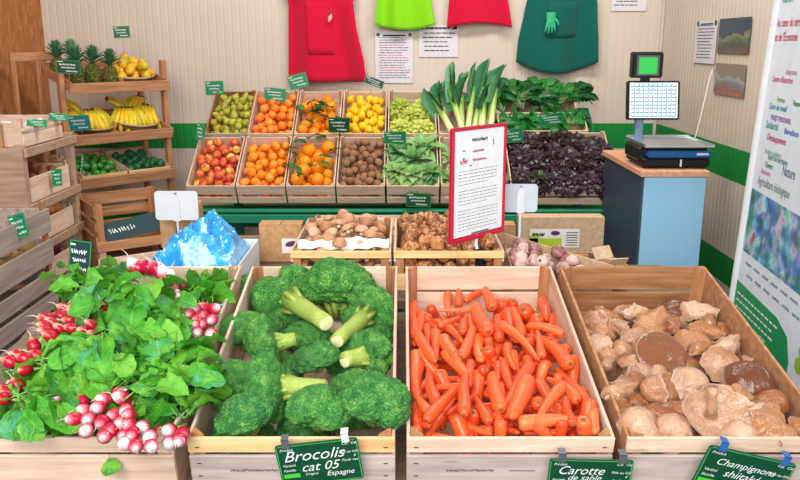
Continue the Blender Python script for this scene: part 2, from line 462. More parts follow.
tag_rng = random.Random(5)
def price_tag(label, loc, w, h, rot, face='taggreen', stick=.12, words=None, group=None, side=0):
    """small slate price tag: plate, bright rim, writing, spike; its front faces -y"""
    t = thing('price_tag', label, 'price tag', loc, rot, group)
    plate_mb(w, h, .002).build('plate', M[face], t)
    rim = MB()
    for a in ((-w/2+.003, w/2-.003, -h/2+.002, -h/2+.004), (-w/2+.003, w/2-.003, h/2-.004, h/2-.002)):
        rim.box(a[0], a[1], -.0016, -.0011, a[2], a[3])
    for a in (-w/2+.002, w/2-.004): rim.box(a, a+.002, -.0016, -.0011, -h/2+.003, h/2-.003)
    rim.build('rim', M['tagrim'], t)
    wr = MB(); T = plateT(.0018)
    add_line(wr, -w*.45, h*.34, w*.22, h*.05, T)
    add_scribble(wr, -w*.38, h*.1, w*.66, h*.14, T, tag_rng, h*.025)
    add_scribble(wr, -w*.3, -h*.12, w*.56, h*.13, T, tag_rng, h*.022)
    add_scribble(wr, -w*.1, -h*.36, w*.46, h*.12, T, tag_rng, h*.025)
    wr.build('writing', M['chalk'], t)
    if side:
        g = MB(); g.box(-w*.45, -w*.1, -.0016, -.0012, -h*.45, -h*.28); g.build('lime_patch', M['taglime'], t)
    if stick:
        s = MB(); s.tube([(0, .002, h*.3), (0, .003, -h/2-stick)], .0016, 6); s.build('spike', M['steel'], t)
    return t

# ------------------------------------------------------------ crates
def crate(label, loc, w, d, h, tilt=0.0, yaw=0.0, front=None, back=None, sides=None, mats=('pale', 'pale', 'pale_y'), post=.018, t=.006, group=None, name='wooden_crate', bevel=.0012, cat='crate', base_gap=True):
    """open slatted crate. origin under the middle of its front edge. x width, y depth, z up"""
    c = thing(name, label, cat, loc, (tilt, 0, yaw), group)
    fm, bm_, sm = (M[x] for x in mats)
    front = front or [(.0, h*.42), (h*.55, h)]
    back = back or front; sides = sides or [(0, h)]
    for a, b in front:
        MB().box(-w/2, w/2, 0, t, a, b, c=bevel).build('front_slat', fm, c)
    for a, b in back:
        MB().box(-w/2, w/2, d-t, d, a, b, c=bevel).build('back_slat', bm_, c)
    for sx in (-1, 1):
        for a, b in sides:
            x0 = -w/2 if sx < 0 else w/2-t
            MB().box(x0+.0002*sx, x0+t+.0002*sx, t+.0003, d-t-.0003, a, b, c=bevel).build('side_slat', sm, c)
        for y0 in (0, 1):
            X = sx*(w/2-t-.0004); Y = t+.0004 if y0 == 0 else d-t-.0004; q = post
            sy = 1 if y0 == 0 else -1
            poly = [(X, Y), (X-sx*q, Y), (X, Y+sy*q)]
            if sx*sy > 0: poly = poly[::-1]
            p = MB().prism(poly, t*.8, h*1.0+.004); p.build('corner_post', M['pale_z'] if mats[0].startswith('pale') else M['rack_z'], c)
    nb = 3; ww = (w-2*t-.002)/nb
    b = MB()
    for i in range(nb):
        b.box(-w/2+t+.001+i*ww+.002, -w/2+t+.001+(i+1)*ww-.002, t+.001, d-t-.001, .0, .005)
    b.build('base', sm, c)
    return c

# ------------------------------------------------------------ packing of round goods inside a crate (local z is up)
def settle(rng, w, d, r0, r1, n, floor=.008, mound=0.0, ztop=None, start=None, cand=70):
    """drop balls one after another in the lowest free hollow; nothing overlaps"""
    P = list(start or []); out = []
    for i in range(n):
        r = rng.uniform(r0, r1)
        x = np.array([rng.uniform(-w/2+r, w/2-r) for _ in range(cand)])
        y = np.array([rng.uniform(r, d-r) for _ in range(cand)])
        z = np.full(cand, floor+r)
        if P:
            A = np.array(P)
            dd = (x[:, None]-A[None, :, 0])**2+(y[:, None]-A[None, :, 1])**2
            s = (A[None, :, 3]+r)**2-dd
            zz = np.where(s > 0, A[None, :, 2]+np.sqrt(np.maximum(s, 0)), floor+r)
            z = np.maximum(z, zz.max(1))
        cost = z+mound*((x/(w/2))**2+((y-d/2)/(d/2))**2)
        j = int(cost.argmin())
        if ztop and z[j]+r > ztop+mound: break
        P.append((x[j], y[j], z[j], r)); out.append(P[-1])
    return out

def ball_proto(name, prof, mats, scar=None, n=14, seg=9, squash=None):
    """a unit-radius fruit: body plus a small stalk scar"""
    mb = MB(); mb.lathe(prof, n)
    o = mk(name, mb.mesh(name, M[mats], True))
    if scar:
        s = MB(); s.lathe([(0, prof[-1][1]+scar[1]), (scar[0], prof[-1][1]+scar[1]*.8), (scar[0]*1.1, prof[-1][1]-.06), (0, prof[-1][1]-.08)], 7)
        s.build('stalk', M[scar[2]], o, True)
    return o
def circ_prof(seg=9, a=1.0, c=1.0, dimple=0.0, pw=1.0):
    P = []
    for i in range(seg+1):
        t = -PI/2+PI*i/seg
        r = math.cos(t); z = math.sin(t)
        P.append((a*r, c*z-(dimple*math.exp(-(r/.3)**2) if z > 0 else -dimple*.6*math.exp(-(r/.3)**2))))
    P[0] = (.001, P[0][1]); P[-1] = (.001, P[-1][1])
    return P
def pile(proto, frame, balls, rng, scl=(1, 1, 1), label=None, group=None, tiltmax=PI):
    """copies of proto at the packed places, in the crate's frame, top level"""
    FM = frame
    R = FM.to_quaternion(); outs = []
    for (x, y, z, r) in balls:
        c = copy_tree(proto)
        c.location = FM @ Vector((x, y, z))
        ax = Vector((rng.gauss(0, 1), rng.gauss(0, 1), rng.gauss(0, 1))).normalized()
        c.rotation_mode = 'QUATERNION'
        c.rotation_quaternion = R @ Quaternion(ax, rng.uniform(-tiltmax, tiltmax))
        c.scale = (r*scl[0], r*scl[1], r*scl[2])
        tag(c, label, None, group); outs.append(c)
    return outs
def frame_of(c): 
    return Matrix.Translation(c.location) @ c.rotation_euler.to_matrix().to_4x4()

# ------------------------------------------------------------ leaves
def leaf_fn(L, Wd, rng, arch=.3, ruffle=.1, cup=.15, stem=.0, shape='oval', freq=3.0, twist=0.0):
    ph = rng.uniform(0, 6); ph2 = rng.uniform(0, 6)
    def fn(u, v):
        if shape == 'oval': wv = math.sin(PI*min(1, .04+.96*v)**.75)**.8
        elif shape == 'round': wv = math.sin(PI*min(1, .03+.97*v)**1.35)**.6*.98+.02
        elif shape == 'strap': wv = (1-v**6)**.7
        elif shape == 'lobed': wv = math.sin(PI*min(1, .04+.96*v)**.9)**.8*(.72+.28*math.sin(v*17+ph))
        else: wv = min(1, .3+v*1.4)*(1-v**6)**.6
        wv = max(wv, .03)
        s = (u-.5)*2
        x = s*wv*Wd/2
        y = L*(math.sin(v*arch*PI)/(arch*PI) if arch > .01 else v)
        z = -L*(1-math.cos(v*arch*PI))/(arch*PI) if arch > .01 else 0
        z += cup*Wd*abs(s)**1.6*wv
        z += ruffle*Wd*abs(s)**1.2*math.sin(freq*2*PI*v+ph+s*1.2)*wv+ruffle*.4*Wd*math.sin(4*v+ph2)
        a = twist*v
        return (x*math.cos(a)-z*math.sin(a)*.3, y, z+x*math.sin(a))
    return fn
def add_leaf(mb, L, Wd, rng, T=None, nu=6, nv=8, stem=0.0, stem_r=.0025, mi=0, stem_mi=0, **kw):
    old = mb.T; T = T if T is not None else Matrix.Identity(4)
    fn0 = leaf_fn(L, Wd, rng, **kw)
    mb.T = old @ T @ Matrix.Translation((0, stem, 0))
    mb.grid(fn0, nu, nv, kf=lambda u, v: max(0, 1-abs(u-.5)*2*(2.2+2*v)), mi=mi)
    if stem > 0:
        mb.T = old @ T
        mb.tube([(0, 0, 0), (0, stem*.6, stem*.05), (0, stem*1.02, 0)], [stem_r*1.3, stem_r, stem_r*.8], 5, k=1.0, mi=stem_mi)
    mb.T = old
def head_mesh(name, mat, seed, n=26, R=.1, hgt=.09, shape='lobed', ruffle=.14, wid=.75, arch=.25, nu=8, nv=7, freq=3, cup=.1, inner=.35, tall=1.0):
    """a head of lettuce: spiral of ruffled leaves growing from the middle"""
    rng = random.Random(seed); mb = MB()
    for i in range(n):
        f = i/(n-1)                     # 0 outer .. 1 heart
        az = i*2.39996+rng.uniform(-.2, .2)
        el = (8+70*f**.9)*D2R*tall+rng.uniform(-.08, .08)
        L = R*(1.05-.45*f)*rng.uniform(.9, 1.1)
        T = Matrix.Rotation(az, 4, 'Z') @ Matrix.Translation((0, .008+.012*(1-f), .01+hgt*.25*f)) @ Matrix.Rotation(el, 4, 'X')
        add_leaf(mb, L, L*wid*rng.uniform(.9, 1.15), rng, T, nu, nv, shape=shape, ruffle=ruffle, arch=arch+.1*(1-f), cup=cup, freq=freq)
    return mb.mesh(name, M[mat], True)
# ============================================================ the room
N = NT('ribbed_wall_panel')
tc = N.n('ShaderNodeTexCoord'); sx = N.n('ShaderNodeSeparateXYZ'); N.l(tc.outputs['Object'], sx.inputs[0])
def band(N, z, a, b):
    g = N.n('ShaderNodeMath', operation='GREATER_THAN', n_1=a); l_ = N.n('ShaderNodeMath', operation='LESS_THAN', n_1=b)
    N.l(z, g.inputs[0]); N.l(z, l_.inputs[0])
    m = N.n('ShaderNodeMath', operation='MULTIPLY'); N.l(g.outputs[0], m.inputs[0]); N.l(l_.outputs[0], m.inputs[1])
    return m.outputs[0]
base = N.ramp(N.noise(tc.outputs['Object'], 1.3, 3), [(.3, '#c8baaa'), (.7, '#d4c8ba')])
c = N.mix(band(N, sx.outputs[2], .905, 1.075), base, '#118436')
c = N.mix(band(N, sx.outputs[2], .355, .51), c, '#118436')
M['wall'] = N.fin(c, .6, .3)
N = NT('osb_board'); v = N.coords((1, 5, 1.6), rnd=False)
a = N.noise(v, 9, 5, .7); b = N.vor(N.coords((1, 26, 9), rnd=False), 2.0, out=1)
c = N.ramp(a, [(.3, '#8a5a34'), (.5, '#b5824f'), (.7, '#d0a070')])
c = N.mix(.5, c, N.ramp(b, [(.2, '#5a3a20'), (.5, '#b0804e'), (.8, '#e0b888')]), 'OVERLAY'); c = N.mix(.35, c, '#b06a3c'); N.bump(a, .6, .004)
c = N.mix(.15, c, '#d29a66')
M['osb'] = N.fin(c, .8, .2)
M['floor'] = plain('dark_concrete_floor', '#4a4c52', .7)
M['ceil'] = plain('white_ceiling', '#d8d6d2', .8)
YB = 5.45; XR = 1.713; XL = -2.37
def struct(name, mb, m, smooth=False):
    o = mb.build(name, m, None, smooth); o['kind'] = 'structure'; return o
struct('floor', MB().box(XL-.1, 3.4, -1.6, YB+.1, -.08, 0), M['floor'])
def ribbed(L, H, pitch=.052, dep=.0016, tilt=0):
    xs = []; x = 0
    while x < L:
        xs += [(x, 0), (x+pitch*.72, 0), (x+pitch*.8, dep), (x+pitch*.92, dep)]; x += pitch
    xs.append((L, 0)); mb = MB()
    vs = [(a, b, z) for z in (0, H) for a, b in xs]; n = len(xs)
    mb.add(vs, [(i, i+1, n+i+1, n+i) for i in range(n-1)])
    mb.box(0, L, dep+.001, .08, 0, H)
    return mb
wb = struct('wall_back', ribbed(XR-XL, 2.7), M['wall']); wb.location = (XL, YB, 0)
wr = struct('wall_right', ribbed(YB-2.0, 2.7), M['wall']); wr.location = (XR, YB, 0); wr.rotation_euler = (0, 0, -PI/2)
struct('wall_left', MB().box(XL-.05, XL, 2.2, YB, 0, 2.7), M['osb'])
struct('trim_corner', MB().box(XR-.022, XR-.001, YB-.022, YB-.001, 0, 2.7, c=.004), plain('corner_trim_metal', '#c9beb0', .5))

# ============================================================ furniture that carries the goods
D_T = 11*D2R                                   # front display slope
FR_H = .88; FR_Y = 1.37; CR_H = .14; CR_D = .72
def front_origin(xc, h=CR_H):                  # bottom-front point of a front crate whose rim front is at FR_Y, FR_H
    return Vector((xc, FR_Y+h*math.sin(D_T), FR_H-h*math.cos(D_T)))
t = thing('display_table', 'long sloping wooden display table under the front row of crates', 'table', (0, FR_Y+.03, 0))
o = MB().box(-1.0, .92, 0, .72, -.025, -.003).build('tabletop', M['tabletop'], t)
fo = front_origin(0); o.location = (0, fo.y-(FR_Y+.03), fo.z); o.rotation_euler = (D_T, 0, 0)
for lx in (-.95, -.02, .87):
    for ly, hh in ((.03, .71), (.6, .82)):
        MB().box(lx-.025, lx+.025, ly, ly+.05, 0, hh-.012).build('leg', M['rack_z'], t)
t = thing('trestle_table', 'wooden trestle table behind the front crates, under the mushroom crates', 'table', (0, 2.16, 0))
MB().box(-.74, -.0, 0, .80, .868, .892).build('tabletop', M['tabletop'], t)
MB().box(.0, .33, 0, .54, .868, .892).build('tabletop', M['tabletop'], t)
MB().box(.33, .85, 0, .38, .868, .892).build('tabletop', M['tabletop'], t)
for lx in (-.7, .79):
    for ly in (.03, .3): MB().box(lx-.02, lx+.03, ly, ly+.05, 0, .867).build('leg', M['rack_z'], t)
t = thing('low_bench', 'low wooden bench holding labelled cardboard boxes before the fruit display', 'bench', (0, 3.55, 0))
MB().box(-.5, 1.05, 0, .5, .43, .455).build('seat_board', M['tabletop'], t)
for lx in (-.47, .98):
    for ly in (.02, .43): MB().box(lx, lx+.05, ly, ly+.05, 0, .429).build('leg', M['rack_z'], t)

# tilted fruit stand at the back
DS_T = 32*D2R; DS_Y = 4.36; DS_H = .8355; CH = .13
t = thing('fruit_stand', 'green painted stepped stand under the tilted fruit crates', 'display stand', (0, DS_Y, 0))
g = M['greenbeam']
for i, (x0, x1) in enumerate(((-1.15, 1.19),)):
    MB().box(x0, x1, -.02, .03, .688, .704, c=.004).build('rail', g, t)
    MB().box(x0, x1, -.035, -.005, .632, .68, c=.004).build('rail', g, t)
for lx in (-1.1, 0, 1.12):
    MB().box(lx, lx+.05, .0, .05, 0, .57).build('leg', g, t)
    MB().box(lx, lx+.05, .75, .8, 0, 1.1).build('leg', g, t)
sl = MB().box(-1.18, 1.19, .04, .9, -.03, -.004).build('sloping_board', g, t)
sl.rotation_euler = (DS_T, 0, 0); sl.location = (0, CH*math.sin(DS_T), DS_H-CH*math.cos(DS_T))

def ds_origin(xc, s, h=CH):
    return Vector((xc, DS_Y+s*math.cos(DS_T)+h*math.sin(DS_T), DS_H+s*math.sin(DS_T)-h*math.cos(DS_T)))

# ============================================================ front crates
def front_crate(label, xc, w=.392, **kw):
    H = CR_H
    return crate(label, front_origin(xc), w, CR_D, H, D_T,
                 front=[(.004, .098), (.106, H)], back=[(.0, .062), (.072, H)], sides=[(0, H)], post=.024, t=.007, **kw)
C_rad = front_crate('shallow wooden crate heaped with radish bunches at the front left', -.632)
C_bro = front_crate('wooden crate full of broccoli heads behind the broccoli slate', -.211, mats=('printed', 'pale', 'pale_y'))
C_car = front_crate('wooden crate full of orange carrots, second from the right in front', .203, mats=('printed', 'pale', 'pale_y'))
C_mus = front_crate('wooden crate of tan mushrooms at the front right corner', .618, mats=('printed', 'brownw', 'rack'))
for c in (C_bro, C_car, C_mus):
    for ch in c.children:
        if ch.name.startswith('front_slat') and ch.bound_box[1][2] > .12: ch.data.materials[0] = M['amber' if c is C_bro else 'pale']
rng = random.Random(2)
for c, nm in ((C_bro, 1), (C_car, 1)):         # printing and staples on the front board
    pr = MB(); T = plateT(.0006)
    add_scribble(pr, -.12, .06, .09, .008, T, rng, .0015); add_line(pr, .0, .062, .05, .002, T); add_scribble(pr, .08, .06, .04, .006, T, rng, .001)
    pr.build('board_print', plain('faded_board_print', '#6e6062', .8), c)
    st = MB()
    for sx_ in (-1, 1):
        for zz in (.02, .05, .08, .118):
            st.box(sx_*.178-.004, sx_*.178+.004, -.0012, -.0002, zz, zz+.0016)
    st.build('staples', M['ink'], c)

# ---------------- carrots, read off the photograph crop by crop: (crop, thick end, tip, width, layer, pitch)
CROP = {'A': (390, 270), 'B': (390, 350), 'C': (500, 280), 'D': (500, 360)}
CAR = [
('A',75,185,70,330,45,1),('A',125,175,125,330,45,0),('A',60,335,245,480,58,3),('A',170,225,150,380,45,1),('A',115,260,110,400,45,2),
('A',195,300,200,430,40,0),('A',240,320,245,470,50,2),('A',190,235,270,275,56,1),('A',310,130,315,240,42,1),('A',365,185,362,105,42,2),
('A',485,198,250,210,34,3),('A',400,165,555,62,40,2),('A',545,200,508,105,60,3),('A',525,335,450,170,78,3),('A',260,297,370,238,42,2),
('A',382,335,402,232,42,3),('A',310,315,390,395,42,1),('A',280,365,370,480,62,2),('A',385,455,445,295,52,3),('A',430,260,440,350,42,0),
('A',470,350,490,480,60,1),('A',525,360,560,400,50,1),('A',585,375,575,230,52,2),('A',520,425,625,405,62,3),('A',600,150,605,215,60,1),
('A',610,215,650,280,50,2),('A',590,285,690,370,38,3),('A',215,200,280,175,46,0),
('B',95,10,100,185,55,2),('B',145,40,150,270,62,1),('B',150,5,290,90,56,2),('B',290,20,440,170,56,0),('B',245,285,195,95,62,3),
('B',225,350,82,225,52,3),('B',255,110,345,225,72,1),('B',200,450,375,195,64,4),('B',390,345,405,125,62,5),('B',340,5,395,25,50,3),
('B',430,60,430,190,46,1),('B',505,98,470,20,55,3),('B',480,110,480,225,66,1),('B',592,318,545,130,74,4),('B',575,75,580,170,40,1),
('B',525,375,440,225,50,3),('B',445,345,480,290,62,2),('B',350,340,460,475,82,1),('B',210,400,150,345,40,1),('B',80,425,160,430,52,2),
('B',150,290,160,470,60,0),('B',105,380,100,270,42,0),('B',620,40,630,210,42,1),('B',560,350,625,475,52,2),('B',530,400,545,480,48,0),
('B',490,8,600,2,66,2),
('C',125,150,215,90,82,3),('C',210,197,120,187,66,3),('C',45,165,62,275,62,2),('C',118,292,65,148,46,3),('C',5,232,215,425,50,4),
('C',405,285,140,245,46,4),('C',290,175,315,245,62,1),('C',225,400,198,262,44,5),('C',375,455,230,310,74,4),('C',380,368,245,305,50,3),
('C',425,405,432,500,62,3),('C',150,310,190,345,62,1),('C',40,340,82,475,46,3),('C',68,378,115,455,42,4),('C',148,400,165,480,52,3),
('C',70,108,20,100,58,2),('C',15,110,-10,140,62,2),('C',230,115,252,215,50,1),('C',255,425,195,480,60,3),
('D',150,92,82,372,80,5),('D',160,20,28,255,60,3),('D',205,232,232,160,76,4),('D',205,90,305,190,58,2),('D',330,140,226,355,54,5),
('D',415,215,245,95,60,3),('D',460,225,300,30,52,1),('D',480,215,490,330,66,3),('D',497,435,484,312,84,4),('D',535,255,532,420,60,1),
('D',120,405,400,310,78,3),('D',190,425,350,362,70,4),('D',430,430,350,205,58,3),('D',310,80,320,150,46,2),('D',20,20,60,165,50,1),
('D',10,270,5,120,40,3),('D',245,15,190,85,52,3),('D',0,320,30,425,60,3),('D',330,235,270,290,70,1),('D',25,300,65,258,42,2),
('D',370,420,345,365,60,4),('D',440,150,455,240,50,1),
]
crng = random.Random(11)
def carrot_mesh(i, taper, blunt, bend, lump=0.0):
    mb = MB(); n = 22; pts = []; rr = []; rg = random.Random(i)
    for j in range(n+1):
        t_ = j/n
        r = .5*(1-taper*t_**1.3)
        if t_ < .07: r *= math.sqrt(max(0, 1-((.07-t_)/.07)**2*.72))
        e = 1-t_
        if e < blunt: r *= max(.02, math.sqrt(max(0, 1-((blunt-e)/blunt)**2)))
        r *= 1+lump*math.sin(t_*9+i)+.018*rg.uniform(-1, 1)
        pts.append((t_, bend*math.sin(PI*t_), bend*.4*math.sin(2*PI*t_+i))); rr.append(max(r, .006))
    # the tube is built with the width already in unit space: y,z are in widths, x in lengths
    vs = []; m = 12
    for (x, y, z), r in zip(pts, rr):
        for q in range(m):
            a = 2*PI*q/m; vs.append((x, y+r*math.cos(a), z+r*math.sin(a)))
    fs = [(a*m+b, (a+1)*m+b, (a+1)*m+(b+1) % m, a*m+(b+1) % m) for a in range(n) for b in range(m)]
    fs += [tuple(range(m)), tuple(reversed(range(n*m, n*m+m)))]
    mb.add(vs, fs)
    return mb.mesh('carrot', M['carrot'], True)
CM = [carrot_mesh(0, .55, .06, .12), carrot_mesh(1, .4, .1, -.2), carrot_mesh(2, .7, .04, .25), carrot_mesh(3, .3, .16, .08), carrot_mesh(4, .5, .09, -.1, .07), carrot_mesh(5, .18, .25, .05, .05)]
def stub_mesh():
    vs = []; m = 9
    for x, r in ((-.01, .0), (-.01, .10), (.004, .16), (.02, .2)):
        for q in range(m):
            a = 2*PI*q/m; vs.append((x, r*math.cos(a), r*math.sin(a)))
    return MB().add(vs, [(a*m+b, (a+1)*m+b, (a+1)*m+(b+1) % m, a*m+(b+1) % m) for a in range(3) for b in range(m)]).mesh('stalk_scar', M['carrotend'], True)
SM_ = stub_mesh()
HC0, HCS = .868, .078                       # height of the heap at its front, and its rise per metre
used_lab = {}
def describe_at(p, x0, x1, y0, y1, what):
    fx = (p.x-x0)/(x1-x0); fy = (p.y-y0)/(y1-y0)
    cx = 'left side' if fx < .25 else 'left of centre' if fx < .45 else 'middle' if fx < .58 else 'right of centre' if fx < .78 else 'right side'
    cy = 'front edge' if fy < .16 else 'front half' if fy < .42 else 'centre' if fy < .62 else 'back half' if fy < .84 else 'back edge'
    return cx, cy
def seg_place(mesh_i, A, B, Wd, roll):
    o = mk('carrot', CM[mesh_i]); s = mk('stalk_scar', SM_, o)
    d = B-A; o.location = A; o.rotation_mode = 'QUATERNION'
    q = d.to_track_quat('X', 'Z'); o.rotation_quaternion = q @ Quaternion((1, 0, 0), roll)
    o.scale = (d.length, Wd, Wd); return o
for (cr, u1, v1, u2, v2, w, lay) in CAR:
    ox, oy = CROP[cr]
    x1, y1, x2, y2 = ox+u1/5.333, oy+v1/5.333, ox+u2/5.333, oy+v2/5.333
    off = lay*.0085+.004
    A = pSlope(x1, y1, HC0, HCS, FR_Y, off); B = pSlope(x2, y2, HC0, HCS, FR_Y, off)
    zc = (A-Vector((0, 0, CAMH))).length
    Wd = w/5.333/F*zc*1.18
    L = (B-A).length
    if L < Wd*3.4:                        # seen nearly end on: the far end dips into the heap
        d = (B-A).normalized(); need = Wd*3.8
        dip = math.sqrt(max(0, need*need-L*L)); B = B+Vector((0, .35, -.75)).normalized()*dip*.9
    for q_ in (A, B): q_.x = min(max(q_.x, .026), .378); q_.y = max(q_.y, FR_Y+.028)
    A.z += crng.uniform(-.004, .004); B.z += crng.uniform(-.008, .004)
    mi_ = 5 if w == 80 else crng.choice([0, 1, 2, 3, 4]) if L > .1 else crng.choice([0, 3, 4])
    o = seg_place(mi_, A, B, Wd, crng.uniform(0, 6.28))
    cx_, cy_ = describe_at((A+B)/2, 0, .41, FR_Y, FR_Y+.7, 'carrots')
    size = 'fat' if Wd > .021 else 'thin' if Wd < .0135 else 'medium'
    ang = abs(x2-x1)/max(1, abs(y2-y1))
    way = ('crosswise' if ang > 1.4 else 'diagonal' if ang > .45 else 'lengthwise')
    end = 'crown to front' if y1 > y2 else 'tip to front'
    lb = f'{size} carrot {way}, {end}, {cy_} {cx_} of crate'
    tag(o, lb, 'carrot', 'carrots in the front crate')
# the layer that shows through the gaps
for i in range(125):
    x = crng.uniform(.03, .38); y = crng.uniform(FR_Y+.05, FR_Y+.62)
    a = crng.uniform(0, 6.28); L = crng.uniform(.09, .15)
    h = HC0+HCS*(y-FR_Y)-.006-.03*crng.random()
    A = Vector((x, y, h)); B = A+Vector((math.cos(a)*L, math.sin(a)*L, crng.uniform(-.01, .01)))
    B.x = min(max(B.x, .025), .38); B.y = min(max(B.y, FR_Y+.04), FR_Y+.66)
    if (B-A).length < .06: continue
    o = seg_place(crng.choice([0, 1, 3, 4]), A, B, crng.uniform(.017, .024), 0)
    tag(o, 'carrot mostly buried under the others in the carrot crate', 'carrot', 'carrots buried in the heap')

# ---------------- broccoli
def crown_mesh(seed, nl, flat=.8, spread=1.0, rough=.16):
    import bmesh
    bm = bmesh.new(); bmesh.ops.create_icosphere(bm, subdivisions=6, radius=1.0)
    P = np.array([v.co[:] for v in bm.verts]); rg = np.random.RandomState(seed)
    keep_z = P[:, 2]
    C = []
    while len(C) < nl:
        d = rg.normal(size=3); d /= np.linalg.norm(d)
        if d[2] < -.35: continue
        if all(np.dot(d, c) < math.cos(spread*1.55/math.sqrt(nl)) for c in C): C.append(d)
        elif rg.rand() < .01: C.append(d)
    C = np.array(C); rad = rg.uniform(.85, 1.12, nl)
    dist = np.arccos(np.clip(P @ C.T, -1, 1))
    sz = 2.05/math.sqrt(nl)
    lob = np.sqrt(np.maximum(0, 1-(dist/(sz*1.25))**2))
    h = (lob*rad[None, :]).max(1)
    n2 = 260; C2 = rg.normal(size=(n2, 3)); C2 /= np.linalg.norm(C2, axis=1)[:, None]
    d2 = np.arccos(np.clip(P @ C2.T, -1, 1)).min(1)
    bead = np.sqrt(np.maximum(0, 1-(d2/.16)**2))
    n3 = 1500; C3 = rg.normal(size=(n3, 3)); C3 /= np.linalg.norm(C3, axis=1)[:, None]
    d3 = np.arccos(np.clip(P @ C3.T, -1, 1)).min(1)
    b3 = np.sqrt(np.maximum(0, 1-(d3/.07)**2))
    R = .66+rough*2.0*h+.10*bead+.045*b3
    under = np.clip((-P[:, 2]-.25)/.5, 0, 1)
    R = R*(1-under*.4)
    Q = P*R[:, None]; Q[:, 2] *= flat
    for v, q in zip(bm.verts, Q): v.co = q
    me = bpy.data.meshes.new('crown'); bm.to_mesh(me); bm.free()
    me.materials.append(M['broc']); me.polygons.foreach_set('use_smooth', [True]*len(me.polygons))
    return me
BM_ = [crown_mesh(3, 9, .78, 1.0, .2), crown_mesh(5, 13, .85, 1.0, .15), crown_mesh(8, 7, .75, 1.0, .26)]
def stalk_mb(L, r, seed):
    rg = random.Random(seed); mb = MB()
    pts = [(0, 0, -.1), (0, 0, -.45*L-.1), (.03, .02, -.8*L-.1), (.02, 0, -L-.1)]
    mb.tube(pts, [r*1.5, r*1.15, r, r*.98], 12)
    for i in range(7):
        a = i*.9; b0 = -.25-.3*L*rg.random()
        mb.tube([(r*.6*math.cos(a), r*.6*math.sin(a), b0-.25), (r*1.15*math.cos(a), r*1.15*math.sin(a), b0+.02), (.42*math.cos(a), .42*math.sin(a), b0+.4)], [r*.4, r*.34, r*.4], 7)
    return mb
bro = [  # u, v, radius px, mesh, stalk direction in pixels (or None), label
(155,80,47,1,None,'broccoli head in the back left corner of the crate, behind the others'),
(232,82,60,0,(100,62),'large broccoli at the back with its thick stalk pointing to the right'),
(345,72,76,1,None,'largest broccoli head, topmost at the back centre of the crate'),
(412,115,52,0,(-78,70),'broccoli at the back right, its pale green stalk pointing down left'),
(132,165,47,2,None,'broccoli head beside the left wall of the crate, second from the back'),
(190,188,54,0,(70,-18),'broccoli with its short stalk end on the right, left of centre'),
(298,215,46,0,None,'smaller broccoli in the very centre of the crate'),
(412,208,52,1,(-60,12),'round broccoli at the right wall with its yellow cut stalk facing left'),
(112,278,55,1,None,'dark broccoli head at the left wall, second from the front'),
(208,275,58,2,(125,2),'broccoli lying on its side, cut stalk pointing right across the middle'),
(370,278,42,0,None,'small broccoli head tucked behind the big front right one'),
(305,336,58,2,None,'loose pale green broccoli at the front centre above the slate'),
(425,318,70,1,None,'big bluish dark broccoli head in the front right corner'),
(150,350,60,1,None,'broccoli head in the front left corner of the crate'),
]
for i, (u, v, rp, mi_, st, lb) in enumerate(bro):
    x = 180+u/2.183; y = 260+v/2.183
    lift = {2: .035, 1: .03, 3: .015, 7: .02, 9: .035, 12: .03, 11: .012, 5: .012}.get(i, 0)
    p = pSlope(x, y, .862, .07, FR_Y, .012+lift)
    R_ = rp/2.183/F*(p-Vector((0, 0, CAMH))).length*1.1
    rg = random.Random(i*7)
    o = thing('broccoli', lb, 'broccoli', p, (0, 0, 0), 'broccoli heads in the front crate')
    cr = mk('crown', BM_[mi_], o); cr.scale = (R_, R_, R_)
    cr.rotation_mode = 'QUATERNION'
    if st:
        q0 = pSlope(x+st[0]*.88/2.183, y+st[1]*.88/2.183, .862, .07, FR_Y, .012+lift+.012)
        d = (q0-p); Ln = d.length; d.normalize()
        q = (-d).to_track_quat('Z', 'Y')
        cr.rotation_quaternion = q @ Quaternion((0, 0, 1), rg.uniform(0, 6))
        L = Ln/R_-.1; sr = .26 if i != 7 else .3
        s = stalk_mb(L, sr, i).build('stalk', M['bstalk'], o, True)
        s.scale = (R_,)*3; s.rotation_mode = 'QUATERNION'; s.rotation_quaternion = q
        c = MB().lathe([(.0, -.006-L-.1), (sr*.86, -.006-L-.1), (sr*.97, .01-L-.1)], 12).build('cut_end', M['bcut'], s, True); c.location = (.02, 0, 0)
    else:
        cr.rotation_quaternion = Quaternion(Vector((rg.uniform(-.5, .1), rg.uniform(-.4, .4), rg.uniform(-1, 1))).normalized(), .5) @ Quaternion((0, 0, 1), rg.uniform(0, 6.28))
        s = stalk_mb(.35, .25, i).build('stalk', M['bstalk'], o, True); s.scale = (R_,)*3
# short broccoli stubs under the heap keep the crate full
for i, (x, y) in enumerate(((-.33, 1.5), (-.2, 1.52), (-.1, 1.6), (-.3, 1.75), (-.13, 1.8), (-.24, 1.9), (-.08, 1.95), (-.35, 1.95))):
    o = thing('broccoli', 'broccoli head buried under the upper layer of the broccoli crate', 'broccoli', (x, y, .80+.13*(y-1.4)), (0, 0, i), 'buried broccoli heads')
    cr = mk('crown', BM_[i % 3], o); cr.scale = (.058,)*3
    s = stalk_mb(.1, .25, i).build('stalk', M['bstalk'], o, True); s.scale = (.05,)*3
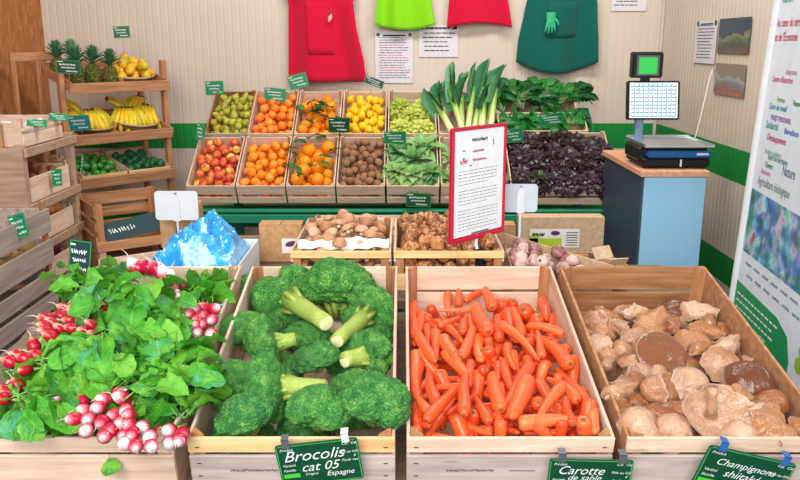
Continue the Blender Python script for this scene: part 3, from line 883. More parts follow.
# ---------------- mushrooms of the right crate
def mushroom_parts(seed, dome, wave, curl, lobes, ecc, stemL, thick=.07, smat='mstem', cmat='mcap', stem_r=.2):
    rg = random.Random(seed); p1, p2, p3, p4 = (rg.uniform(0, 6.28) for _ in range(4))
    def base(u, v, dz):
        a = 2*PI*u
        r = v*(1+lobes*math.sin(2*a+p1)*v+lobes*.6*math.sin(5*a+p2)*v*v+lobes*.35*math.sin(11*a+p4)*v**3)
        x = r*math.cos(a)-ecc*(1-v); y = r*math.sin(a)
        z = dome*(1-v*v)+wave*v*v*(math.sin(3*a+p3)+.5*math.sin(7*a+p1)+.35*v*math.sin(13*a+p4))-curl*v**7+.03*math.sin(6*x+p1)*math.sin(5*y+p2)
        return x, y, z+dz
    cap = MB()
    cap.grid(lambda u, v: base(u, max(v, .001), 0), 36, 12, True, kf=lambda u, v: v**3)
    cap.grid(lambda u, v: (base(u, 1, 0)[0]*(1-.02*v), base(u, 1, 0)[1]*(1-.02*v), base(u, 1, 0)[2]-thick*.6*v), 36, 1, True, kf=lambda u, v: 1.0)
    gl = MB()
    gl.grid(lambda u, v: base(1-u, max(.98*v, .001), -thick*(.6+1.3*(1-v))), 36, 10, True, kf=lambda u, v: u)
    st = MB(); b = base(0, 0.001, 0)
    pts = [(b[0]+.02, b[1], b[2]-thick*1.5), (b[0]+.05, .02, b[2]-thick*2-stemL*.4), (b[0]+.18, .05, b[2]-thick*2-stemL*.8), (b[0]+.25, .03, b[2]-thick*2-stemL)]
    st.tube(pts, [stem_r*1.9, stem_r*1.1, stem_r*.95, stem_r*.7], 10)
    return cap.mesh('cap', M[cmat], True), gl.mesh('gills', M['gills'], True), st.mesh('stem', M[smat], True)
MU = [
 mushroom_parts(1, .5, .07, .32, .07, 0, .7),                       # 0 tan dome
 mushroom_parts(2, .5, .03, .3, .03, 0, .6, cmat='mbrown'),         # 1 smooth brown dome
 mushroom_parts(3, .3, .18, .2, .15, .55, .8, cmat='mcap'),        # 2 fan
 mushroom_parts(4, -.34, .1, -.05, .1, .2, .8, cmat='mpale'),        # 3 shallow pale funnel
 mushroom_parts(5, .7, .12, .5, .1, .1, .6, cmat='mpale'),           # 4 pale rolled dome
 mushroom_parts(6, .3, .26, .3, .16, .35, .6, cmat='mcap'),        # 5 frilly
 mushroom_parts(7, .12, .03, .06, .02, 0, .5, cmat='mbrown'),        # 6 flat brown disc
 mushroom_parts(8, .35, .18, .3, .14, .6, .8, cmat='mpale'),        # 7 pale fan
]
MC = {'1': (570, 285, 6.0), '2': (570, 365, 6.0), '3': (670, 285, 5.333), '4': (670, 365, 5.333)}
UPF = (0, -.45, .9)
MUS = [
('1',160,255,85,3,(.1,-.75,.65),1,0,'small concave tan mushroom in the far left corner of the crate'),
('1',175,385,75,3,(-.1,-.8,.6),1,1,'tan mushroom showing its hollow cap at the left wall, second from the back'),
('1',85,300,45,0,(-.4,-.5,.7),1,0,'little mushroom wedged at the left wall near the back'),
('1',280,245,66,7,(-.75,-.3,.5),.7,1,'pale curled mushroom arching beside the far left corner'),
('1',385,175,66,7,(.2,-.75,-.3),.7,1,'narrow pale mushroom standing at the back wall'),
('1',392,305,68,7,(.1,-.55,.8),1,2,'pale flat mushroom just behind and left of the big brown disc'),
('1',500,235,110,2,(-.1,-.5,.85),1,1,'tan fan mushroom with curled brown side at the back centre'),
('1',555,410,132,6,(.05,-.62,.78),1,3,'biggest flat brown mushroom disc with a dark centre spot'),
('1',660,170,110,1,(.2,-.5,.85),1,1,'brown domed mushroom against the back wall'),
('1',620,235,50,5,(-.1,-.6,.6),1,3,'small frilly brown mushroom behind the flat brown disc'),
('1',310,385,66,4,(-.2,-.4,.8),1,1,'greyish pale mushroom left of the flat brown disc'),
('1',240,470,55,7,(.5,-.5,.4),.7,1,'pale slice-like mushroom at the left, below the hollow tan one'),
('1',330,450,50,3,(.4,-.8,.3),.8,2,'small white-edged mushroom left below the brown disc'),
('2',215,150,95,7,(.75,-.5,.4),.55,2,'long pale mushroom leaning along the left crate wall'),
('2',325,140,100,7,(.25,-.6,.75),.55,3,'pale twisted ribbon-like mushroom left of the middle'),
('2',490,150,80,4,(-.9,-.3,.15),.9,3,'funnel mushroom turned to show pale inside, centre of the crate'),
('2',590,160,75,0,(.2,-.55,.8),1,2,'brown rounded mushroom right of the pale funnel'),
('2',390,350,112,4,(-.1,-.45,.85),1,2,'large pale shiny mushroom by the front, left of centre'),
('2',555,295,110,2,(-.1,-.35,.9),.7,2,'brown leaf-shaped mushroom in front of the pale funnel'),
('2',650,420,100,4,(-.1,-.5,.8),1,1,'pale domed mushroom at the front edge under the tan fan'),
('2',430,460,60,0,(-.1,-.5,.8),1,0,'small tan mushroom at the front edge, left'),
('2',525,425,52,5,(.1,-.5,.8),1,1,'small frilly mushroom at the front edge, left of centre'),
('2',590,475,50,0,(.1,-.5,.8),1,0,'small tan mushroom at the front rail beneath the pale dome'),
('2',670,250,55,5,(.2,-.5,.8),1,2,'small crinkled brown mushroom in front of the tall pale one'),
('2',400,85,55,0,(0,-.5,.8),1,1,'small tan mushroom between the twisted pale one and the disc'),
('2',300,260,70,5,(-.2,-.5,.8),1,0,'wrinkled tan mushroom behind the large pale shiny one'),
('3',150,135,75,7,(-.3,-.6,.7),.8,4,'pale mushroom on top near the back right corner'),
('3',215,190,75,7,(.5,-.3,.8),.6,3,'pale fold of mushroom right of the back right corner one'),
('3',185,235,75,2,(-.2,-.4,.8),.7,3,'brown pointed mushroom below the pale ones at the back right'),
('3',320,310,105,7,(.35,-.35,.85),.5,4,'long pale mushroom lying against the right crate wall'),
('3',330,250,40,5,(.3,-.6,.6),1,1,'little dark curled mushroom at the right crate wall'),
('3',120,300,72,5,(-.1,-.5,.8),1,3,'curly brown mushroom in the back half, right of the disc'),
('3',180,330,70,2,(.3,-.4,.7),.6,4,'slim bent brown mushroom on the curly ones'),
('3',270,425,80,3,(-.35,-.75,.5),1,3,'mushroom cup with pale rim, left of the big brown dome'),
('3',240,350,60,0,(.1,-.4,.9),1,2,'mid brown mushroom behind the pale rimmed cup'),
('4',440,85,125,1,(.2,-.45,.88),1,2,'big smooth brown dome mushroom at the right crate wall'),
('4',130,110,92,4,(.5,-.5,.6),1.05,3,'tall pale-brown mushroom standing at the centre right'),
('4',275,140,95,7,(0,-.25,.95),.5,4,'pale flat ear of mushroom above the gilled one'),
('4',385,165,55,5,(.2,-.6,.6),.9,4,'small reddish brown mushroom cluster right of the pale ear'),
('4',318,318,150,3,(.03,-.7,.7),.62,4,'large upturned mushroom with its stem standing up, near the front'),
('4',545,190,85,0,(.1,-.5,.85),.75,2,'flat tan mushroom in front of the big brown dome'),
('4',560,330,98,5,(.2,-.62,.75),1,3,'frilly edged tan mushroom in the front right corner'),
('4',50,385,85,4,(-.2,-.5,.8),1,2,'tan mushroom left of the upturned one'),
('4',80,250,60,0,(0,-.5,.8),1,2,'small brown mushroom behind the upturned one on the left'),
('4',200,230,60,2,(0,-.5,.8),1,2,'brown mushroom edge just behind the upturned one'),
('4',440,430,75,4,(.1,-.5,.8),1,1,'pale mushroom low at the front rail right of the slate clip'),
('4',640,380,60,0,(.1,-.5,.8),1,1,'tan mushroom at the far right front edge'),
('4',480,230,70,7,(.4,-.5,.6),.5,4,'thin pale mushroom blade right of the stem'),
]
mrng = random.Random(21)
def place_mush(mi_, p, R_, nrm, asp, label, group, spin=None):
    o = thing('mushroom', label, 'mushroom', p, (0, 0, 0), group)
    o.rotation_mode = 'QUATERNION'
    q = Vector(nrm).normalized().to_track_quat('Z', 'Y')
    o.rotation_quaternion = q @ Quaternion((0, 0, 1), mrng.uniform(0, 6.28) if spin is None else spin)
    for nm, me in zip(('cap', 'gills', 'stem'), MU[mi_]): mk(nm, me, o)
    o.scale = (R_, R_*asp, R_); return o
for k, (cr, u, v, r, mi_, nrm, asp, lay, lb) in enumerate(MUS):
    ox, oy, s = MC[cr]; x, y = ox+u/s, oy+v/s
    p = pSlope(x, y, .862, .075, FR_Y, .006+lay*.009)
    R_ = r/s/F*(p-Vector((0, 0, CAMH))).length*1.12
    p.y = max(p.y, FR_Y+R_*.75+.006); p.x = min(max(p.x, .43+R_*.6), .806-R_*.6)
    big = k == 39
    o = place_mush(mi_, p, R_, nrm, asp, lb, 'tan mushrooms in the right front crate', spin=0 if asp < 1 else None)
    if big:       # upturned: its short stem stands out of the hollow gills
        for ch in list(o.children):
            if ch.name.startswith('stem'): bpy.data.objects.remove(ch)
        o.scale = (R_, R_*.95, R_)
        s_ = MB().tube([(-.2, -.0, -.2), (-.22, .2, .1), (-.28, .42, .4), (-.3, .6, .62)], [.2, .14, .13, .17], 10)
        s_.build('stem', M['mpale'], o, True)
for i in range(100):
    x = mrng.uniform(.465, .785); y = mrng.uniform(FR_Y+.06, FR_Y+.64)
    p = Vector((x, y, .861+.078*(y-FR_Y)))
    place_mush(mrng.choice([0, 2, 4, 5, 7]), p, mrng.uniform(.022, .032), (mrng.uniform(-1, 1), mrng.uniform(-1.2, .2), .7), 1,
               'small mushroom filling the gaps beneath the upper ones', 'lower mushrooms in the right crate')

# ---------------- radish bunches
def radish_proto(mat, tipk=1.0):
    mb = MB(); n = 12; P = []
    for j in range(n+1):
        t_ = j/n
        r = .5*math.sin(PI*t_**.85)**.72 if 0 < t_ < 1 else .004
        P.append((max(r*(1-.12*t_), .004), 1.3*(t_-.5)))
    mb.lathe(P, 14, kf=lambda v: v*tipk)
    me = mb.mesh('radish', M[mat], True)
    h = MB().tube([(0, 0, .62), (.03, .05, .85), (.1, .02, 1.0), (.08, -.08, 1.25)], [.06, .032, .016, .006], 5).mesh('root_hair', M['rroot'], True)
    s = MB().tube([(0, 0, -.62), (.04, .03, -.9), (.1, .1, -1.5)], [.13, .1, .08], 6).mesh('stem', M['rstem'], True)
    return me, h, s
RP = {'mix': radish_proto('radish'), 'red': radish_proto('radish_red')}
rrng = random.Random(31)
RLM = []
for i in range(6):
    mb = MB(); rg = random.Random(50+i)
    add_leaf(mb, 1.0, [.66, .74, .62, .7, .8, .6][i], rg, None, 8, 10, stem=[.45, .3, .5, .35, .25, .4][i], stem_r=.018, arch=[.45, .7, .3, .55, .8, .4][i], ruffle=[.08, .1, .12, .07, .09, .12][i], cup=[.18, .3, .1, -.15, .35, .2][i], shape='round')
    RLM.append(mb.mesh('leaf', M['rleaf'], True))
def rad_h(Y): return .885+.10*(Y-FR_Y)
def rad_pt(x, y, off): return pSlope(x, y, .885, .12, FR_Y, off)
LFSEED = random.Random(77)
def bunch(label, rads, kind, root, off, rsize, leaves, lift0=.02):
    """rads: pixel centres of the radishes; root: pixel where stems gather; leaves: (pixel of leaf middle, length m, height)"""
    R0 = rad_pt(root[0], root[1], off+.01)
    o = thing('radish_bunch', label, 'bunch of radishes', R0, (0, 0, 0), 'radish bunches in the front left crate')
    for (x, y, *sz) in rads:
        p = rad_pt(x, y, off+rrng.uniform(0, .012))
        z = (p-Vector((0, 0, CAMH))).length
        r_ = (sz[0] if sz else rsize)/F*z*1.08
        q = mk('radish', RP[kind][0], o); mk('root_hair', RP[kind][1], q); mk('stem', RP[kind][2], q)
        q.location = p-R0
        away = (p-R0); away.z *= .3
        d = (away.normalized() if away.length > .001 else Vector((0, -1, 0)))*.8+Vector((0, -.75, .45))+Vector((rrng.uniform(-.4, .4), rrng.uniform(-.3, .3), rrng.uniform(-.3, .3)))
        q.rotation_mode = 'QUATERNION'; q.rotation_quaternion = d.to_track_quat('Z', 'Y')
        q.scale = (r_, r_, r_*rrng.uniform(.95, 1.15))
    for (lx, ly, L, lz) in leaves:
        tgt = rad_pt(lx, ly, off+lz)
        d = tgt-R0
        D = d.normalized()
        l_ = mk('leaf', LFSEED.choice(RLM), o)
        mid = R0+d-D*L*.62
        l_.location = mid-R0
        l_.rotation_mode = 'QUATERNION'
        D2 = (D+Vector((0, 0, .28+rrng.uniform(-.1, .25)))).normalized()
        q = D2.to_track_quat('Y', 'Z') @ Quaternion((0, 1, 0), rrng.uniform(-1.1, 1.1))
        l_.rotation_quaternion = q; l_.scale = (L, L*.95, L)
    return o
def spread(cx_, cy_, rx, ry, n, L=(.062, .098), z=(.01, .05), seed=0):
    rg = random.Random(seed); out = []; n = int(n*1.7)
    for i in range(n):
        a = i*2.39996; r = math.sqrt((i+.5)/n)
        out.append((cx_+rx*r*math.cos(a), cy_+ry*r*math.sin(a), rg.uniform(*L), rg.uniform(*z)))
    return out
s4 = 4.36; s3 = 3.186; s5 = 5.333
fa = [(0+u/s4, 370+v/s4) for u, v in ((280,115),(345,140),(415,85),(445,130),(425,165),(515,100),(300,175),(360,180),(320,215),(385,215),(375,265))]
fb = [(0+u/s4, 370+v/s4) for u, v in ((495,200),(550,180),(445,230),(480,265),(525,235),(540,290),(455,290),(560,240))]+[(120+u/s3, 340+v/s3) for u, v in ((25,240),(70,280),(95,310),(100,340),(50,340),(15,330),(5,185),(40,300))]
fc = [(120+u/s3, 340+v/s3) for u, v in ((155,290),(200,300),(155,330),(190,320))]
fd = [(0+u/s5, 290+v/s5) for u, v in ((345,100),(400,100),(320,140),(370,160),(270,175),(315,205),(380,205),(425,160),(460,120),(510,80),(545,100),(485,185),(245,150),(235,190),(240,220),(265,245),(440,220),(500,240),(425,120),(480,75),(390,130),(540,75))]
fe = [(0+u/s5, 290+v/s5) for u, v in ((180,295),(190,350),(130,365),(90,350),(125,425))]+[(10,362)]
ff = [(3,390),(6,396),(17,385),(1,399)]
fg = [(120+u/s5, 260+v/s5) for u, v in ((95,40),(150,38),(195,45),(235,70),(265,92),(75,35),(215,55))]
fh = [(120+u/s5, 260+v/s5) for u, v in ((365,290),(400,265),(445,255),(505,260),(440,300),(410,320),(490,320),(375,360),(435,345),(340,325),(345,385),(410,390),(485,395),(400,350))]
fi = [(120+u/s5, 260+v/s5) for u, v in ((285,165),(320,215),(295,275),(330,270),(265,155),(305,185),(325,240),(290,300),(330,150),(300,140))]
bunch('radish bunch at the top of the heap beside the blue plastic bag', fg, 'mix', (150, 284), .1, 14, spread(112, 300, 42, 22, 16, z=(-.02, .03), seed=1))
bunch('radish bunch at the back left whose leaves spread beside the dark slate', [], 'red', (84, 300), .05, 9, spread(92, 285, 36, 14, 16, z=(.0, .03), seed=2))
bunch('leafy radish bunch in the back right corner of the radish crate', fh, 'mix', (206, 308), .055, 12, spread(204, 291, 18, 12, 12, z=(-.04, -.01), seed=3))
bunch('radish bunch with washed pale roots right of the central leaves', fi, 'mix', (170, 312), .045, 10, spread(158, 322, 28, 26, 14, z=(.02, .05), seed=4))
bunch('round red radish bunch on the left, facing the slatted crate', fd, 'red', (104, 336), .085, 11, spread(98, 352, 44, 20, 20, z=(-.035, .005), seed=5))
bunch('deep red radish bunch hanging over the far left edge', fe, 'red', (44, 365), .06, 12, spread(66, 380, 34, 18, 16, z=(-.03, .0), seed=6))
bunch('radish bunch cut off by the left border of the picture', ff, 'red', (18, 398), .04, 12, spread(38, 408, 34, 22, 17, z=(-.02, .01), seed=7))
bunch('radish bunch at the front left with long white root tails', fa, 'mix', (110, 392), .035, 14, spread(140, 370, 44, 24, 18, z=(.0, .03), seed=8))
bunch('radish bunch lying on the front rail in the middle of the crate', fb, 'mix', (135, 395), .035, 14, spread(174, 366, 36, 30, 24, z=(.01, .05), seed=9))
bunch('small radish bunch in the front right corner of its crate', fc, 'mix', (185, 418), .012, 14, spread(196, 388, 18, 20, 12, z=(.0, .03), seed=10)+spread(168, 408, 18, 14, 8, z=(-.03, -.01), seed=20))
bunch('leafy radish bunch on the very top of the green heap', [], 'mix', (120, 330), .07, 10, spread(142, 318, 36, 26, 20, z=(.0, .03), seed=11))
bunch('radish bunch under the others, only its greens in view', [], 'mix', (60, 430), -.01, 10, spread(60, 415, 52, 18, 18, z=(-.01, .01), seed=12))
bunch('low radish bunch whose greens fill the centre of the crate', [], 'mix', (120, 380), -.01, 10, spread(112, 368, 80, 46, 44, z=(-.01, .02), seed=13))
bunch('radish bunch pressed against the front slats, mostly greens', [(150, 436), (160, 432)], 'mix', (140, 432), -.02, 12, spread(110, 415, 66, 16, 16, z=(-.02, 0), seed=14))
lf = thing('loose_leaf', 'single radish leaf hanging through the front slats of the crate', 'leaf', pY(112, 456, 1.372))
l_ = mk('blade', RLM[4], lf); l_.scale = (.045,)*3; l_.rotation_euler = (-PI/2+.2, 0, 0); l_.location = (0, -.012, .01)

# ---------------- the three big slates hung on the front crates
def big_slate(label, xl, xr, ytl, ytr, words, face='taggreen', clips=('clip_grey', 'white'), Y=1.352):
    A = pY(xl, ytl, Y); B = pY(xr, ytr, Y-.004)
    w = (B-A).length; h = w*.62; ang = math.atan2(B.z-A.z, B.x-A.x)
    c = (A+B)/2-Vector((-math.sin(ang), 0, math.cos(ang)))*h/2
    t = thing('price_slate', label, 'price tag', c)
    t.rotation_euler = (D_T, -ang, 0)
    plate_mb(w, h, .003, .006).build('plate', M[face], t)
    rim = MB(); T = plateT(.0018)
    for (x, y, ww, hh) in ((-w/2+.005, h/2-.0035, w-.01, .002), (-w/2+.005, -h/2+.0015, w-.01, .002), (-w/2+.0015, -h/2+.005, .002, h-.01), (w/2-.0035, -h/2+.005, .002, h-.01)):
        add_line(rim, x, y, ww, hh, T)
    rim.build('rim', M['tagrim'], t)
    wr = MB(); T = plateT(.0022)
    for (s, x, y, sz, sh, bo) in words: add_text(wr, s, x*w, y*h, sz*h, T, sh, bo*h)
    wr.build('writing', M['chalk'], t)
    lg = MB(); T2 = plateT(.002); add_line(lg, -w*.46, -h*.3, w*.2, h*.1, T2); lg.build('lime_patch', M['taglime'], t)
    for sx_, cm in ((-1, clips[0]), (1, clips[1])):
        k = MB(); k.box(sx_*w*.36-.007, sx_*w*.36+.007, -.004, -.0025, h/2-.006, h/2+.014)
        k.box(sx_*w*.36-.007, sx_*w*.36+.007, -.004, .014, h/2+.0125, h/2+.014)
        k.build('clip', M[cm], t)
    return t
PRE = [('Produit', -.45, .36, .085, .3, 0), ('Cat.  Cal.', .3, .38, .08, .3, 0), ('Prix au kilo', .25, .18, .085, .3, 0), ('€', .42, .08, .08, .3, 0), ('Poids net', .27, -.02, .085, .3, 0), ('Variété', -.45, -.02, .085, .3, 0), ('Famille', -.45, -.14, .085, .3, 0), ('Origine', -.2, -.27, .085, .3, 0)]
big_slate('green price slate reading Brocolis on the broccoli crate', 275, 357, 443, 435, PRE+[('Brocolis', -.43, .1, .36, .4, 0), ('cat 05', -.24, -.17, .3, .4, 0), ('Espagne', .06, -.33, .17, .3, 0)])
big_slate('green price slate reading Carotte on the carrot crate', 549, 633, 455, 458, PRE+[('Carotte', -.4, .15, .28, .4, 0), ('de sable', -.27, -.0, .2, .4, 0), ('cat 06', -.2, -.2, .26, .4, 0)], 'taggreen', ('clip_grey', 'clip_grey'))
big_slate('green price slate reading Champignons shiitake at the bottom right', 708, 795, 441, 462, PRE+[('Champignons', -.36, .15, .2, .35, 0), ('shiitaké', -.22, -.07, .22, .35, 0), ('Cat', -.18, -.3, .2, .35, 0)], 'taggreen', ('clip_blue', 'clip_blue'))
# ============================================================ middle table: mushroom and tuber crates, boxes, bag, signs
TZ = .894
def mid_crate(label, x0, x1, y0, y1, h=.12, **kw):
    return crate(label, ((x0+x1)/2, y0, TZ), x1-x0, y1-y0, h, 0, front=[(.0, .05), (.098, h)], back=[(0, .05), (.08, h)], sides=[(0, .05), (.085, h)], mats=('amber', 'pale', 'pale_y'), post=.022, t=.007, **kw)
C_m1 = mid_crate('small wooden crate of brown mushrooms lined with paper, behind the broccoli', -.328, -.035, 2.25, 2.70)
C_m2 = mid_crate('small wooden crate of knobbly dark tubers right behind the carrots', -.027, .295, 2.25, 2.70)
rng = random.Random(41)
champ = mk('brown_mushroom', None)
mb = MB(); mb.lathe([(.001, 1.0), (.45, .93), (.8, .66), (1.0, .2), (1.0, -.02), (.86, -.16), (.35, -.1), (.001, -.1)][::-1], 16)
cap_ = mb.build('cap', M['champ'], champ, True)
MB().lathe([(.001, -.75), (.3, -.72), (.34, -.4), (.3, -.08), (.001, -.05)], 10).build('stem', M['champstem'], champ, True)
champ['category'] = 'mushroom'
balls = settle(rng, .27, .43, .0175, .024, 240, mound=.03, ztop=.155)
pile(champ, frame_of(C_m1) @ Matrix.Translation((0, .008, 0)), balls, rng, (1, 1, .85), 'brown button mushroom heaped in the small paper-lined crate', 'brown button mushrooms', .9)
kill(champ)
tub = mk('tuber', None)
mb = MB()
def tb(u, v):
    a = 2*PI*u; t_ = PI*v; r = math.sin(t_)*(1+.16*math.sin(3*a+2)+.12*math.sin(5*t_+a))
    return (r*math.cos(a), r*math.sin(a), -math.cos(t_)*1.25)
mb.grid(lambda u, v: tb(u, min(max(v, .003), .997)), 14, 10, True)
mb.build('body', M['tuber'], tub, True)
MB().lathe([(.001, 1.42), (.22, 1.38), (.3, 1.1), (.2, .9)][::-1], 8).build('root_end', plain('dark_root_end', '#5a4030', .9), tub, True)
tub['category'] = 'tuber'
balls = settle(rng, .30, .43, .017, .024, 220, mound=.02, ztop=.15)
pile(tub, frame_of(C_m2) @ Matrix.Translation((0, .008, 0)), balls, rng, (1, 1, 1), 'knobbly brown tuber with a dark end in the crate behind the carrots', 'knobbly tubers')
kill(tub)
# tissue paper over the front of the brown mushrooms
mb = MB(); rg = random.Random(3)
mb.grid(lambda u, v: (-.13+.27*u, .03+.055*v, .112+.022*math.sin(v*PI)+.004*math.sin(u*9+v*5)+.012*u+(.006-.003*u)*math.sin(v*26+u*5)+.003*math.sin(u*31)), 40, 14)
o = mb.build('paper_liner', M['paper_w'], None, True); o.location = C_m1.location
m_ = o.modifiers.new('thick', 'SOLIDIFY'); m_.thickness = .0008
tag(o, 'crumpled white paper folded over the front of the brown mushrooms', 'paper')

def card_box(label, loc, w, d, h, yaw=0, mat='card', open_=False, group=None, flaps=0):
    b = thing('cardboard_box', label, 'box', loc, (0, 0, yaw), group); t = .004
    m = M[mat]
    MB().box(-w/2, w/2, 0, t, 0, h, c=.001).build('front_wall', m, b)
    MB().box(-w/2, w/2, d-t, d, 0, h, c=.001).build('back_wall', m, b)
    for s in (-1, 1):
        x0 = -w/2 if s < 0 else w/2-t
        MB().box(x0, x0+t, t, d-t, 0, h, c=.001).build('side_wall', m, b)
    MB().box(-w/2+t, w/2-t, t, d-t, 0, t).build('base', m, b)
    if not open_:
        MB().box(-w/2, -.001, 0, d, h, h+t, c=.001).build('lid_flap', m, b); MB().box(.001, w/2, 0, d, h, h+t, c=.001).build('lid_flap', m, b)
    return b
b = card_box('brown cardboard box with a white label and purple oval, left of the brown mushrooms', (-.405, 2.57, TZ), .14, .06, .125)
l = MB(); T = plateT(.0012); add_line(l, .004, .03, .06, .05, T); l.build('white_label', M['paper_w'], b)
l = MB(); l.T = Matrix.Translation((0, -.0012, 0)) @ Matrix.Rotation(PI/2, 4, 'X')
l.prism([(.034+.019*math.cos(a), .062+.009*math.sin(a)+.004*math.cos(a)) for a in [i*PI/8 for i in range(16)]], 0, .001); l.build('purple_oval', plain('purple_print', '#5a2a6a', .6), b)
b = card_box('cardboard box with a dark hand hole beneath the left white sign board', (-.80, 2.76, TZ), .12, .14, .14)
l = MB(); T = plateT(.0008); l.T = Matrix.Translation((0, -.0008, 0)) @ Matrix.Rotation(PI/2, 4, 'X'); l.prism([(.002+.006*math.cos(a), .06+.017*math.sin(a)) for a in [i*PI/8 for i in range(16)]], 0, .0006); l.build('hand_hole', M['black'], b)
# white box and blue bag
b = card_box('open white box holding the crumpled blue plastic bag', (-.578, 2.12, TZ), .245, .33, .108, mat='white_card', open_=True)
l = MB(); add_line(l, .01, .07, .08, .02, plateT(.001)); l.build('printed_strip', M['black'], b)
def bag_pt(u, v):
    x = -.155+.28*u; y = -.158+.32*v
    q_ = Vector((u*3.1, v*3.1, 1.3)); w_ = Vector((mnoise.noise(q_), mnoise.noise(q_+Vector((7, 3, 1))), 0))*.55
    r1 = 1-abs(mnoise.noise(q_*1.0+w_*2))*2.4; r2 = 1-abs(mnoise.noise(q_*2.3+w_*3+Vector((4, 4, 4))))*2.2; r3 = mnoise.noise(q_*6)
    dome = math.sin(PI*min(1, max(0, u)))**.7*(.6+.4*math.sin(PI*min(1, .15+.75*v)))
    peak = math.exp(-((u-.66+.25*(1-v))**2/.012+(v-.72)**2/.09))
    z = -.01+.055*dome+.036*r1*dome+.026*r2*dome+.008*r3+.055*peak
    z = min(z, -.07+v*.95)
    e = min(u, 1-u, 1-v)*9
    if e < 1: z -= .05*(1-e)
    return (x+.02*w_.x, y+.03*w_.y, z+.01)
mb = MB(); mb.grid(bag_pt, 54, 54)
me = mb.mesh('plastic_bag', plain('tmp_film', '#3388cc'), False); me.materials.clear()
N = NT('blue_film'); v = N.coords((1, 1, 1), rnd=False)
n1 = N.noise(v, 16, 4)
c = N.ramp(n1, [(.3, '#127cca'), (.55, '#2ba6e6'), (.8, '#7cccf0')])
sxx = N.n('ShaderNodeSeparateXYZ'); N.l(N.coords((1, 1, 1), rnd=False), sxx.inputs[0])
c = N.mix(N.ramp(sxx.outputs[0], [(.07, '#000000'), (.11, '#999999')]), c, '#dceae0')
N.bump(N.noise(v, 30, 4), .6, .006)
M['bluefilm'] = N.fin(c, .12, .7, Coat_Weight=.6, Coat_Roughness=.05)
me.materials.append(M['bluefilm'])
o = mk('plastic_bag', me, None, (-.578, 2.285, TZ+.085)); m_ = o.modifiers.new('film', 'SOLIDIFY'); m_.thickness = .0008; tag(o, 'crumpled translucent blue plastic bag heaped in the white box', 'plastic bag')
bg_ = o

# backs of two sign boards
def back_board(label, x0, x1, ytop, ybot, Y, zb, col):
    A = pY(x0, ytop, Y); B = pY(x1, ybot, Y); w = B.x-A.x; h = A.z-B.z
    t = thing('sign_board', label, 'sign', ((A.x+B.x)/2, Y, zb))
    z = (A.z+B.z)/2-zb
    p = plate_mb(w, h, .004, .012).build('board', M[col], t); p.location = (0, 0, z)
    mb = MB(); mb.T = Matrix.Translation((0, -.0035, z)) @ Matrix.Rotation(PI/2, 4, 'X')
    mb.prism([(-.012, -h/2-.002), (-.012, h*.2), (0, h*.46), (.012, h*.2), (.012, -h/2-.002)][::-1], -.001, .003); mb.build('holder', M['white'], t)
    MB().tube([(0, -.002, 0), (0, -.002, z-h/2+.01)], .004, 8).build('rod', M['white'], t)
    r = MB(); r.tube([(.0, -.009, z+h*.43), (.0, -.004, z+h*.43)], .004, 8); r.build('rivet', M['steel'], t)
    return t
M['boardgrey'] = plain('pale_grey_board', '#c3ccd6', .35)
back_board('blank white sign board seen from behind at the left, above the blue bag', 154, 199, 191, 220, 2.66, TZ, 'white')
back_board('blank grey sign board seen from behind, right of the red framed notice', 504, 537, 184, 212, 2.47, TZ, 'boardgrey')

# red framed notice on a clip
A = Vector((.130, 2.20, 1.044)); B = Vector((.302, 2.375, 1.044)); w = (B-A).length; h = .33
yaw = math.atan2(B.y-A.y, B.x-A.x)
t = thing('framed_notice', 'tall white notice in a red frame standing between the leeks and the carrots', 'sign', ((A.x+B.x)/2, (A.y+B.y)/2, 1.044), (0, 0, yaw))
p = plate_mb(w, h, .005, .008).build('backing', M['redframe'], t); p.location = (0, 0, h/2)
p = plate_mb(w-.022, h-.026, .002, .004).build('sheet', plain('notice_sheet', '#eef3f5', .25), t); p.location = (0, -.0038, h/2+.004)
r = MB()
for a in ((-w/2, w/2, 0, .012), (-w/2, w/2, h-.010, h), (-w/2, -w/2+.011, .012, h-.010), (w/2-.011, w/2, .012, h-.010)): r.box(a[0], a[1], -.009, -.0025, a[2], a[3], c=.002)
r.build('frame', M['redframe'], t)
wr = MB(); T = plateT(.0051); rg = random.Random(9)
add_scribble(wr, -.035, .285, .07, .012, T, rg, .003)
for k in range(3): add_line(wr, -.075+.03*(k == 2), .262-.022*k, .012, .003, T)
for k in range(19):
    y = .205-.0095*k
    if k in (5, 11): continue
    x = -.09
    while x < .085-(.05 if k % 6 == 4 else 0):
        ww = rg.uniform(.006, .02); add_line(wr, x, y, min(ww, .09-x), .0015, T); x += ww+.004
add_line(wr, -.03, .018, .08, .004, T)
wr.build('printed_text', M['ink'], t)
wr = MB(); add_scribble(wr, -.03, .255, .05, .008, T, rg, .002); add_scribble(wr, -.085, .225, .03, .014, T, rg, .003); add_scribble(wr, -.03, .23, .06, .008, T, rg, .002); add_line(wr, .06, .27, .004, .02, T)
wr.build('red_text', M['ink_red'], t)
s = MB(); s.tube([(0, .0, .012), (-.002, -.0, -.02), (-.003, -.012, -.05)], .006, 8); s.build('clip_stem', M['white'], t)
s = MB(); s.box(-.012, .012, -.03, -.004, -.085, -.03, c=.003); s.build('clamp', M['black'], t)

